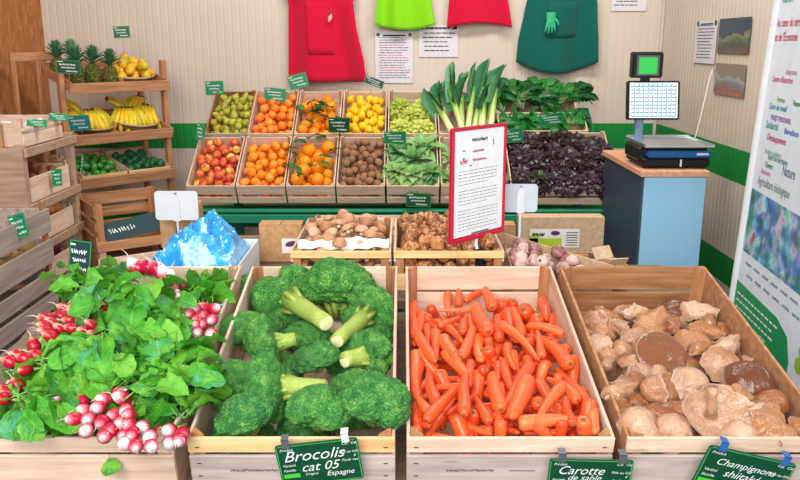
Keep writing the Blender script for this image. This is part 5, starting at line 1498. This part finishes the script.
# ============================================================ aprons and papers on the wall
def apron(label, name, col, pts, ztop, seed, folds=3, amp=.018, pocket=None, curve=0.0, Y=5.36):
    """pts: (height, x left, x right) from hem up"""
    t = thing(name, label, 'apron', ((pts[0][1]+pts[0][2])/2, Y, pts[0][0]))
    N = NT('cloth_'+name+str(seed)); v = N.coords((1, 1, 1)); n1 = N.noise(v, 700, 2); N.bump(n1, .25, .001)
    m = N.fin(col, .85, .15, Sheen_Weight=.2)
    rg = random.Random(seed); ph = rg.uniform(0, 6); X0, Z0 = (pts[0][1]+pts[0][2])/2, pts[0][0]
    def fn(u, v):
        k = v*(len(pts)-1); i = min(int(k), len(pts)-2); f = k-i
        z = pts[i][0]*(1-f)+pts[i+1][0]*f; a = pts[i][1]*(1-f)+pts[i+1][1]*f; b = pts[i][2]*(1-f)+pts[i+1][2]*f
        x = a*(1-u)+b*u
        z += curve*(1-(2*u-1)**2)*(-1)*(1-v)
        y = amp*(1.1-.6*v)*math.sin(u*folds*2*PI+ph+v*.8)+.4*amp*math.sin(u*17+ph)*(1-v)
        return (x-X0, y, z-Z0)
    mb = MB(); mb.grid(fn, 48, 24); b = mb.build('cloth', m, t, True); s = b.modifiers.new('thick', 'SOLIDIFY'); s.thickness = .003
    mb = MB()
    for z_ in (.012,): mb.tube([Vector(fn(i/40, .0))+Vector((0, -.0035, .014)) for i in range(41)], .0012, 4)
    mb.build('hem_seam', m, t, True)
    if pocket:
        u0, u1, v0, v1 = pocket
        mb = MB(); mb.grid(lambda u, v: tuple(Vector(fn(u0+(u1-u0)*u, v0+(v1-v0)*v))+Vector((0, -.009-.006*v, 0))), 12, 8)
        p = mb.build('pocket', m, t, True); s = p.modifiers.new('thick', 'SOLIDIFY'); s.thickness = .002
    top = pts[-1]; st = MB()
    for xx in (top[1]+.03, top[2]-.03): st.tube([(xx-X0, 0, top[0]-Z0-.01), ((top[1]+top[2])/2-X0, .03, top[0]-Z0+.22)], .006, 6)
    st.build('neck_strap', m, t, True)
    k = MB(); k.tube([((top[1]+top[2])/2-X0, .085, top[0]-Z0+.225), ((top[1]+top[2])/2-X0, .0, top[0]-Z0+.225), ((top[1]+top[2])/2-X0, -.01, top[0]-Z0+.245)], .004, 6)
    k.build('hook', M['steel'], t)
    return t, fn
def wx(x, y, Y=5.36): return pY(x, y, Y)
def ap_pts(l):      # pixels -> (height, x left, x right)
    return [(wx(a, y).z, wx(a, y).x, wx(b, y).x) for (y, a, b) in l]
P1 = ap_pts([(82, 288, 367), (60, 288, 364), (30, 288, 357), (2, 288, 353)]); top = P1[-1]
P1 += [(top[0]+.05, top[1]-.03, top[2]+.04), (top[0]+.3, top[1]+.1, top[2]-.1), (top[0]+.45, top[1]+.12, top[2]-.12)]
ap, fn1 = apron('long red apron with a front pocket, leftmost on the wall', 'apron', '#c60d34', P1, 0, 1, 1.6, .028, (.28, .62, .2, .5), .0)
gm = mk('keyring', None); tag(gm, 'small peach coloured trinket tucked in the red apron pocket', 'trinket')
q = wx(330, 18, 5.32); gm.location = q
m = MB(); m.grid(lambda u, v: (.013*math.cos(2*PI*u)*math.sin(PI*(.02+.96*v)), .006*math.sin(2*PI*u)*math.sin(PI*(.02+.96*v)), .028*(v*2-1)), 12, 8, True); o = m.build('charm', plain('peach_plastic', '#f0b49a', .4), gm, True); o.rotation_euler = (0, .4, 0)
m = MB(); m.tube([(0, .0, .02), (.004, .003, .045), (.0, .01, .06)], .002, 6); m.build('loop', M['clip_grey'], gm, True)
P2 = ap_pts([(25, 375, 435), (2, 377, 431)]); top = P2[-1]; P2 += [(top[0]+.35, top[1]+.04, top[2]-.04), (top[0]+.5, top[1]+.1, top[2]-.1)]
apron('lime green apron hanging above the printed notices', 'apron', '#7fca12', P2, 0, 2, 2.0, .02, None, .03)
P3 = ap_pts([(28, 447, 512), (2, 449, 508)]); top = P3[-1]; P3 += [(top[0]+.35, top[1]+.04, top[2]-.04), (top[0]+.5, top[1]+.1, top[2]-.1)]
apron('short red apron between the lime and the dark green aprons', 'apron', '#c60d34', P3, 0, 3, 1.4, .015, None, -.03)
P4 = ap_pts([(62, 517, 598), (40, 519, 598), (18, 524, 597), (2, 527, 597)]); top = P4[-1]; P4 += [(top[0]+.3, top[1]+.1, top[2]-.1), (top[0]+.45, top[1]+.13, top[2]-.13)]
ap4, fn4 = apron('dark teal green apron with a green glove in its pocket, rightmost', 'apron', '#0c5a50', P4, 0, 4, 1.3, .03, (.3, .72, .3, .62), .075)
# the glove hanging from the pocket
gl = mk('glove', None); tag(gl, 'mint green rubber glove hanging out of the dark green apron pocket', 'glove')
gl.location = wx(551, 18, 5.295)
mm = plain('mint_rubber', '#2fae7c', .5)
m = MB(); m.grid(lambda u, v: ((.028+.004*v)*math.cos(2*PI*u), .010*math.sin(2*PI*u), .07*(v-.5)), 14, 5, True); m.build('palm', mm, gl, True)
m = MB()
for i, (dx, L, sl_) in enumerate(((-.022, .05, -.12), (-.008, .06, -.04), (.007, .055, .03), (.021, .045, .1))):
    m.tube([(dx, 0, -.03), (dx+sl_*L, -.002, -.035-L*.5), (dx+sl_*L*1.8, .003, -.035-L), (dx+sl_*L*1.8, .003, -.038-L)], [.0085, .008, .007, .003], 8)
m.tube([(.022, 0, .0), (.04, -.004, -.02), (.05, -.004, -.045), (.05, -.004, -.048)], [.009, .008, .007, .003], 8)
m.build('fingers', mm, gl, True)

def wall_paper(name, label, cat, x0, y0, x1, y1, m, Y=5.44, wall='back'):
    if wall == 'back':
        A = pY(x0, y0, Y); B = pY(x1, y1, Y); w = B.x-A.x; h = A.z-B.z
        t = thing(name, label, cat, ((A.x+B.x)/2, Y, (A.z+B.z)/2))
    else:
        X = XR-.010
        def pX(x, y): r = ray(x, y); return r*(X/r.x)+Vector((0, 0, CAMH))
        A = pX(x0, y0); B = pX(x1, y1); w = A.y-B.y; h = A.z-B.z
        t = thing(name, label, cat, (X, (A.y+B.y)/2, (A.z+B.z)/2), (0, 0, -PI/2))
    MB().box(-w/2, w/2, 0, .0012, -h/2, h/2).build('sheet', m, t)
    return t, w, h
prng = random.Random(8)
def lines(t, w, h, rows, m, m2=None, head=True):
    T = plateT(.0008); k1 = MB(); k2 = MB()
    for i in range(rows):
        y = h/2-h*.13-(h*.82)*(i/rows); tgt = k2 if (m2 and i % 5 in (2, 3) and i > 2) else k1
        x = -w*.42+prng.uniform(0, .06)*w; end = w*.42-prng.uniform(0, .2)*w
        while x < end:
            ww = prng.uniform(.05, .16)*w; add_line(tgt, x, y, min(ww, end-x), h*.2/rows, T); x += ww+.02*w
    if head:
        add_line(k1, -w*.3, h*.40, w*.6, h*.03, T)
    k1.build('printed_text', m, t)
    if k2.v: k2.build('red_text', m2, t)
    if head:
        g = MB(); g.T = T
        for sx_ in (-1, 1): g.prism([(sx_*w*.42+w*.05*math.cos(i*PI/5), h*.43+w*.05*math.sin(i*PI/5)) for i in range(10)], 0, .0004)
        g.build('leaf_logo', plain('logo_dark_green', '#2a5a4a', .6), t)
t, w, h = wall_paper('notice', 'long white printed notice below the lime green apron', 'notice', 375, 31, 413, 83, M['paper']); lines(t, w, h, 17, M['ink'], M['ink_red'])
t, w, h = wall_paper('notice', 'short white notice right of the long one, below the aprons', 'notice', 419, 25, 458, 57, M['paper']); lines(t, w, h, 6, M['ink'])
g = MB(); add_line(g, w*.32, h*.36, w*.14, h*.06, plateT(.0012)); g.build('red_mark', M['ink_red'], t)
t, w, h = wall_paper('notice', 'white notice at the top of the wall right of the dark green apron', 'notice', 613, -22, 646, 11, M['paper']); lines(t, w, h, 7, M['ink'])
t, w, h = wall_paper('notice', 'narrow notice on the right wall beside the two photographs', 'notice', 697, 21, 714, 64, M['paper'], wall='right'); lines(t, w, h, 11, M['ink'])
def pic(name, stops, seed):
    N = NT(name); v = N.coords((1, 1, 1)); a = N.noise(v, 9, 5, .65)
    sx_ = N.n('ShaderNodeSeparateXYZ'); N.l(N.coords((1, 1, 1), 'Generated', False), sx_.inputs[0])
    ad = N.n('ShaderNodeMath', operation='MULTIPLY_ADD'); N.l(a, ad.inputs[0]); ad.inputs[1].default_value = .9; N.l(sx_.outputs[2], ad.inputs[2])
    return N.fin(N.ramp(ad.outputs[0], stops), .35)
t, w, h = wall_paper('photograph', 'upper colour photograph on the right wall, a dark field path', 'photograph', 720, 19, 748, 54, pic('field_path_print', [(.3, '#7a6a5c'), (.6, '#5a4a48'), (.8, '#4a5a50'), (1.0, '#8a8a70'), (1.3, '#3a4a5a')], 1), wall='right')
t, w, h = wall_paper('photograph', 'lower colour photograph on the right wall, reddish field workers', 'photograph', 716, 63, 743, 98, pic('field_work_print', [(.3, '#b07a60'), (.6, '#8a5a50'), (.85, '#7a7a84'), (1.1, '#a0aab4'), (1.4, '#8a7a6a')], 2), wall='right')

# ============================================================ price tags of the back stand
def btag(label, x0, y0, x1, y1, Y, rot=(0, 0, 0), face='tagteal', stick=.1):
    A = pY(x0, y0, Y); B = pY(x1, y1, Y)
    return price_tag(label, (A+B)/2, B.x-A.x, A.z-B.z, rot, face, stick)
Yt = 4.92
btag('small green price tag standing above the crate of pears', 205, 81, 224, 95, 5.12, (0, -.03, 0), stick=.10)
btag('green price tag above the tangerines', 264, 88, 286, 101, 5.08, (0, .08, 0), stick=.06)
btag('green price tag touching the hem of the long red apron', 288, 74, 308, 88, 5.12, (0, -.25, 0), stick=.08)
btag('dark price tag tilted edgewise above the lemons', 364, 78, 384, 86, 5.12, (0, .35, 0), 'slate', .07)
btag('green price tag in front of the upper oranges and lemons', 328, 117, 350, 133, 4.66, (.3, .03, 0), 'taggreen', .05)
btag('narrow price tag at the left side of the apple crate', 196, 123, 204, 140, 4.60, (0, .2, 0), 'tagteal', .03)
btag('green price tag on the front of the curly lettuce crate', 384, 131, 406, 144, 4.62, (.3, 0, 0), 'tagteal', .06)
btag('dark green price tag on the rail under the cabbages', 406, 193, 431, 207, 4.33, (0, .04, 0), 'taggreen', 0)
btag('small green price tag left of the spinach', 505, 128, 523, 143, 4.60, (.3, -.1, 0), 'tagteal', .06)
btag('green price tag between the chard and the spinach', 540, 113, 563, 125, 4.68, (.3, -.12, 0), 'tagteal', .06)

# ============================================================ fruit rack at the left
RY = 47*D2R
t = thing('fruit_rack', 'wooden fruit rack with three tilted shelves in the left corner', 'rack', (-1.87, 4.57, 0), (0, 0, RY))
RF = Matrix.Translation((-1.87, 4.57, 0)) @ Matrix.Rotation(RY, 4, 'Z')
RWd = .61; RD = .36
for x_ in (-.035, RWd+.003):
    for y_, hh in ((.05, 1.50 if x_ < 0 else 1.50), (RD-.02, 1.50)):
        MB().box(x_, x_+.032, y_, y_+.04, 0, hh, c=.003).build('post', M['rack_z'], t)
MB().box(-.16, .14, RD+.02, RD+.045, 1.50, 1.55, c=.003).build('top_rail', M['rack'], t)
MB().box(-.16, -.13, RD+.02, RD+.05, 0, 1.5, c=.003).build('post', M['rack_z'], t)
SHF = [1.335, 1.045, .79]; ST_ = 14*D2R
for i, z0 in enumerate(SHF):
    s = mk('shelf', None, t); s.location = (0, 0, z0); s.rotation_euler = (ST_, 0, 0)
    MB().box(.0, RWd, 0, RD, 0, .01).build('bottom_board', M['rack'], s)
    MB().box(-.01, RWd+.01, -.014, -.001, -.012, .05, c=.002).build('front_board', M['rack'], s)
    MB().box(0, RWd, RD, RD+.012, 0, .07, c=.002).build('back_board', M['rack'], s)
    for x_ in (-.002, RWd-.008): MB().box(x_, x_+.010, 0, RD, .011, .055, c=.002).build('side_board', M['rack'], s)
def shelfM(i): return RF @ Matrix.Translation((0, 0, SHF[i])) @ Matrix.Rotation(ST_, 4, 'X') @ Matrix.Translation((0, 0, .011))
# pineapples
pm = MB(); pm.lathe([(.001, 0), (.62, .02), (.92, .25), (1.0, .8), (.98, 1.4), (.8, 1.95), (.4, 2.15), (.001, 2.18)], 18); PB = pm.mesh('fruit', M['pine'], True)
pc = MB(); rg = random.Random(6)
for i in range(46):
    f = i/45; T = Matrix.Rotation(i*2.4, 4, 'Z') @ Matrix.Translation((0, .12*(1-f), 2.1+.9*f)) @ Matrix.Rotation((25+60*f**.7)*D2R, 4, 'X')
    add_leaf(pc, 1.9-.6*f, .34, rg, T, 2, 6, shape='strap', arch=.16, cup=.3, ruffle=.02)
PCr = pc.mesh('crown', M['pinecrown'], True)
for i, (x, y, s, lb) in enumerate(((.075, .08, .046, 'pineapple at the left front of the top shelf'), (.175, .09, .047, 'middle pineapple on the top shelf'), (.275, .07, .044, 'smallest pineapple, next to the basket of mangoes'), (.05, .25, .045, 'pineapple at the back left of the top shelf'), (.15, .25, .046, 'pineapple behind the middle one on the top shelf'))):
    p = shelfM(0) @ Vector((x, y, .002)); o = thing('pineapple', lb, 'pineapple', p, (ST_*.3, 0, RY+i))
    a = mk('fruit', PB, o); b = mk('crown', PCr, o); o.scale = (s*.95, s*.95, s*1.15)
# baskets
N = NT('wicker'); v = N.coords((1, 1, 1), rnd=False); wv = N.n('ShaderNodeTexWave', wave_type='BANDS', bands_direction='Z'); wv.inputs['Scale'].default_value = 60; N.l(v, wv.inputs[0])
N.bump(wv.outputs[1], .8, .003); M['wicker'] = N.fin(N.ramp(wv.outputs[1], [(.2, '#b88c58'), (.7, '#e6c896')]), .7)
N = NT('brown_wicker'); v = N.coords((1, 1, 1), rnd=False); wv = N.n('ShaderNodeTexWave', wave_type='BANDS', bands_direction='Z'); wv.inputs['Scale'].default_value = 60; N.l(v, wv.inputs[0])
N.bump(wv.outputs[1], .8, .003); M['wicker_b'] = N.fin(N.ramp(wv.outputs[1], [(.2, '#6e4a2a'), (.7, '#a87a4c')]), .7)
def basket(label, i, x, y, rx, ry, h=.05):
    p = shelfM(i) @ Vector((x, y, .002)); o = thing('wicker_basket', label, 'basket', p, (ST_, 0, 0)); o.rotation_mode = 'QUATERNION'; o.rotation_quaternion = shelfM(i).to_quaternion()
    m = MB(); m.lathe([(.001, 0), (.75, .0), (.9, .35*h/.05*.05*20), (1, h*20), (.95, h*20), (.85, h*8), (.7, .1), (.001, .1)], 28)
    b = m.build('bowl', M['wicker_b'], o, True); b.scale = (rx, ry, .05)
    m = MB(); m.tube([(rx*math.cos(a)*.99, ry*math.sin(a)*.99, h+.002) for a in [k*2*PI/36 for k in range(37)]], .006, 8); m.build('rim', M['wicker'], o, True)
    return o
def bank(label, i, x, y, rx, ry):
    return basket(label, i, x, y, rx, ry, .05)
basket('round wicker basket heaped with mangoes on the top shelf', 0, .435, .16, .16, .145, .045)
man = mk('mango', None); m = MB(); m.lathe([(max(.001, math.sin(PI*q/10)**.85), -1.3*math.cos(PI*q/10)) for q in range(11)], 14); me_ = m.mesh('body', M['mango'], True)
for vt in me_.vertices: vt.co.x += .22*(1-(vt.co.z/1.3)**2)
mk('body', me_, man); MB().lathe([(.09, 1.24), (.07, 1.36), (.001, 1.38)], 6).build('stalk', M['brownscar'], man, True); man['category'] = 'mango'
balls = [b for b in settle(frng, .30, .27, .027, .033, 120, floor=.008, mound=.05, ztop=.12, cand=50) if (b[0]/.135)**2+((b[1]-.135)/.125)**2 < 1]
pile(man, shelfM(0) @ Matrix.Translation((.435, .025, 0)), balls, frng, (.85, .95, 1.0), 'yellow green mango heaped in the wicker basket', 'mangoes'); kill(man)
# bananas
def banana_mesh(seed):
    m = MB(); pts = []; rr = []
    for i in range(13):
        a = -1.0+2.0*i/12; pts.append((.105*math.sin(a), 0, .105*math.cos(a)-.105)); f = i/12
        rr.append(.0165*(math.sin(PI*min(max(f, .05), .95))**.35) if .1 < f < .9 else (.006 if f < .5 else .008))
    m.tube(pts, rr, 7); return m.mesh('banana', M['banana'], True)
BNM = banana_mesh(0)
def banana_hand(label, i, x, y, rz, n=5, z=.03, lean=.2):
    fm = shelfM(i); p = fm @ Vector((x, y, z)); o = thing('banana_bunch', label, 'bananas', p)
    o.rotation_mode = 'QUATERNION'; o.rotation_quaternion = fm.to_quaternion() @ Quaternion((0, 0, 1), rz) @ Quaternion((1, 0, 0), lean)
    for k in range(n):
        f = (k-(n-1)/2)
        b = mk('banana', BNM, o); b.rotation_mode = 'QUATERNION'
        q = Quaternion((0, 1, 0), .0) @ Quaternion((0, 0, 1), PI/2+f*.17)
        b.rotation_quaternion = q @ Quaternion((1, 0, 0), -.25*f) ; b.location = (f*.026, 0, .035-.004*abs(f))
    m = MB(); m.box(-.03, .03, .078, .098, -.025, -.005, c=.006); m.build('stem_knot', M['bananatip'], o)
    return o
basket('brown wicker basket of bananas, left on the middle shelf', 1, .16, .17, .15, .155)
basket('brown wicker basket of bananas, right on the middle shelf', 1, .455, .17, .15, .155)
BL = [(.05, .11, .2, 'yellow banana bunch at the far left of the middle shelf'), (.15, .08, -.2, 'banana bunch at the front of the left basket'), (.23, .10, .5, 'greenish banana bunch at the right of the left basket'), (.12, .23, .9, 'banana bunch at the back of the left basket'),
      (.36, .10, -.4, 'banana bunch at the left of the right basket'), (.44, .08, .1, 'banana bunch at the front of the right basket'), (.53, .12, -.3, 'banana bunch at the right end of the middle shelf'), (.40, .23, .8, 'banana bunch at the back left of the right basket'), (.51, .24, -.8, 'banana bunch at the back right of the right basket')]
for i, (x, y, rz, lb) in enumerate(BL): banana_hand(lb, 1, x, y+.045, rz*1.5, 5, .052 if y < .2 else .08, .95)
# limes and avocados
for (x, w_, mat, nm, rr_, lb, blb) in ((.16, .28, 'lime', 'lime', (.019, .023), 'low pale crate of limes, left on the bottom shelf', 'green lime in the left low crate'), (.455, .28, 'avocado', 'avocado', (.026, .031), 'low pale crate of avocados, right on the bottom shelf', 'dark green avocado in the right low crate')):
    fm = shelfM(2) @ Matrix.Translation((x, .01, .002))
    cr = crate(lb, fm.translation, w_, .33, .06, front=[(.03, .048)], back=[(.02, .06)], sides=[(.01, .055)], mats=('amber', 'pale', 'pale_y'), post=.012, t=.005); cr.rotation_mode = 'QUATERNION'; cr.rotation_quaternion = fm.to_quaternion()
    pr = fruit(nm, mat, nm, circ_prof(9, .88, 1.15, 0), (.1, .04, 'navel'))
    balls = settle(frng, w_-.015, .315, *rr_, 110, floor=.008, mound=.02, ztop=.075, cand=50)
    pile(pr, fm @ Matrix.Translation((0, .007, 0)), balls, frng, (1, 1, 1), blb, nm+'s'); kill(pr)
def rtag(label, x0, y0, x1, y1, Y, rot, face='tagteal', stick=.05): return btag(label, x0, y0, x1, y1, Y, rot, face, stick)
rtag('dark green price tag in front of the pineapples', 56, 60, 81, 74, 4.50, (0, .06, .1), 'taggreen', .04)
rtag('green price tag sticking up above the mangoes', 113, 26, 130, 38, 4.95, (0, -.05, .2), 'taggreen', .2)
rtag('blue green price tag before the left bananas', 68, 115, 91, 131, 4.50, (.2, -.05, 0), 'tagblue', .05)
rtag('narrow green price tag beside the limes', 80, 154, 84, 168, 4.55, (0, .2, .9), 'tagteal', .03)

# ============================================================ shelf unit and crates at the far left
t = thing('shelf_unit', 'grey brown wooden shelf unit against the left wall, full of crates', 'shelf', (-1.5, 3.15, 0))
for x_ in (-.44, -.02):
    for y_ in (0, .47): MB().box(x_-.02, x_+.02, y_, y_+.03, 0, 1.21, c=.003).build('post', M['standw'], t)
for z_ in (.33, .60, .79, .965, 1.19):
    MB().box(-.42, -.04, .0, .50, z_-.012, z_, c=.002).build('shelf_board', M['standw'], t)
    MB().box(.0, .012, .0, .50, z_-.03, z_+.006, c=.002).build('edge_rail', M['standw'], t)
MB().box(-.43, .0, -.012, -.001, .90, 1.20, c=.002).build('end_panel', M['standw'], t)
m = sprism([(0, 0), (.0, .09), (.09, .09)], 0, .012)
EX = -1.515
def side_crate(label, y0, y1, z0, h, X=EX, w=.37, mats=('pale', 'pale', 'pale_y'), front=None, **kw):
    """crate whose visible end faces the aisle (+x)"""
    return crate(label, (X, (y0+y1)/2, z0), y1-y0, w, h, 0, PI/2, mats=mats, front=front or [(0, h*.85)], back=[(0, h*.9)], sides=[(0, h*.9)], post=.016, **kw)
def fill(c, name, mat, cat, r0, r1, w, d, ztop, lb, grp, prof=None, scar=None, scl=(1, 1, 1), n=70, mound=.01, seed=0):
    pr = fruit(name, mat, cat, prof or circ_prof(9, 1, .9, .05), scar)
    b = settle(random.Random(seed), w-.03, d-.03, r0, r1, n, mound=mound, ztop=ztop, cand=50)
    pile(pr, frame_of(c) @ Matrix.Translation((0, .015, 0)), b, frng, scl, lb, grp); kill(pr)
c = side_crate('pale crate of shallots in the top compartment of the shelf unit', 3.20, 3.60, .966, .12)
fill(c, 'shallot', 'shallot', 'shallot', .022, .027, .40, .37, .125, 'brown shallot in the upper shelf crate', 'shallots', scl=(.9, .9, 1.2), n=150, seed=1)
c = side_crate('pale crate of large yellow onions on the middle shelf', 3.20, 3.60, .791, .105)
fill(c, 'onion', 'onion', 'onion', .030, .038, .40, .37, .155, 'large yellow onion on the middle shelf', 'yellow onions', n=80, prof=[(.001, -.9), (.5, -.85), (.92, -.4), (1, .1), (.7, .65), (.25, .9), (.08, 1.25), (.001, 1.27)], seed=2)
c = side_crate('pale crate of red onions on the lower shelf', 3.20, 3.60, .602, .115)
fill(c, 'red_onion', 'redonion', 'onion', .024, .03, .40, .37, .145, 'red onion on the lower shelf', 'red onions', n=110, prof=[(.001, -.9), (.5, -.85), (.92, -.4), (1, .1), (.7, .65), (.25, .9), (.08, 1.25), (.001, 1.27)], seed=3)
c = side_crate('pale crate with wrapped goods on top of the shelf unit', 3.24, 3.62, 1.191, .11, X=EX-.02, front=[(0, .05), (.062, .075)])
m = MB()
rg = random.Random(5)
for i in range(7):
    o = mk('paper_packet', None); m = MB(); m.grid(lambda u, v: (.032*math.cos(2*PI*u)*math.sin(PI*(.03+.94*v))*(1+.15*math.sin(5*v+i)), .03*math.sin(2*PI*u)*math.sin(PI*(.03+.94*v)), .034*(v*2-1)*(1+.1*math.sin(9*u))), 12, 8, True)
    kill(o); o = m.build('paper_packet', M['paper_w'], None, True); o.location = (EX-.07-.09*(i % 3), 3.29+.1*(i//3)+.02*(i % 2), 1.255); o.rotation_euler = (i, .4, i*2)
    tag(o, 'small white wrapped packet in the topmost left crate', 'packet', 'white packets')
c = card_box('closed pale wooden looking box at the left edge, on top of the shelf unit', (-1.74, 3.08, 1.191), .26, .14, .10, mat='card')
# near stack of grey crates
GS = [(.03, 1.0)]
def grey_crate(label, z0, h, n=3, Y0=2.38, Y1=2.96, X=-1.335):
    fr = [(h*i/n+.004, h*(i+1)/n-h*.1/n*2) for i in range(n)]
    return crate(label, (X, (Y0+Y1)/2, z0), Y1-Y0, .40, h, 0, PI/2, front=fr, back=fr, sides=fr, mats=('grey', 'grey', 'grey'), post=.026, t=.009)
for i, z_ in enumerate((.0, .262, .524)):
    grey_crate(['lowest grey slatted crate of the left stack, on the floor', 'second grey slatted crate from the floor in the left stack', 'empty grey slatted crate just under the potatoes'][i], z_, .255)
c = grey_crate('grey slatted crate of potatoes on top of the near left stack', .786, .235, 2)
fill(c, 'potato', 'potato', 'potato', .024, .034, .56, .38, .16, 'pale potato in the grey crate at the left', 'potatoes', circ_prof(9, .85, 1.2, 0), None, (1, 1, 1), 190, 0, 4)
# stack of brown slatted crates behind the bag
for i in range(4):
    z_ = .222*i
    c = crate(['lowest', 'second lowest', 'second highest', 'topmost'][i]+' brown slatted crate of the stack beside the shelf unit', Vector((-1.40, 3.55, z_))+Matrix.Rotation(35*D2R, 3, 'Z') @ Vector((.20, 0, 0)), .40, .38, .218, 0, 35*D2R, front=[(.02, .07), (.135, .19)] if i < 3 else [(.0, .045)], back=[(.01, .07), (.09, .14), (.155, .215)], sides=[(.01, .07), (.09, .14), (.155, .215)], mats=('pale' if i < 3 else 'rack', 'brownw', 'brownw'), post=.03, t=.009)
p = Matrix.Translation((-1.40, 3.55, .725)) @ Matrix.Rotation(35*D2R, 4, 'Z')
o = thing('slate_board', 'dark slate with chalk writing lying in the topmost brown crate', 'slate', p @ Vector((.2, .05, .03)), (-.35, -.12, 35*D2R))
MB().box(-.15, .15, 0, .005, -.04, .05).build('slate', M['slate'], o); m = MB(); add_scribble(m, -.13, -.01, .12, .03, plateT(.001), frng, .003); m.build('writing', M['chalk'], o)

btag('green price tag hanging on the shallot crate', 51, 169, 63, 186, 3.40, (0, .05, .9), 'tagteal', 0).location.y -= 0
btag('green price tag hanging on the potato crate', 9, 214, 28, 238, 2.70, (0, -.15, .8), 'tagteal', 0)
btag('left of two green price tags leaning on the topmost left crate', 27, 118, 47, 128, 3.36, (-.9, .1, .3), 'tagteal', 0)
btag('right of two green price tags leaning on the topmost left crate', 49, 112, 68, 122, 3.56, (-.9, .1, .3), 'tagteal', 0)
# slate stuck in behind the radishes
A = pY(65, 240, 2.13); B = pY(95, 276, 2.13)
t = price_tag('large dark green slate tilted at the back left of the radish heap', (A+B)/2, (B.x-A.x)*.9, (A.z-B.z)*.98, (-.1, .12, -.15), 'slate', .16)
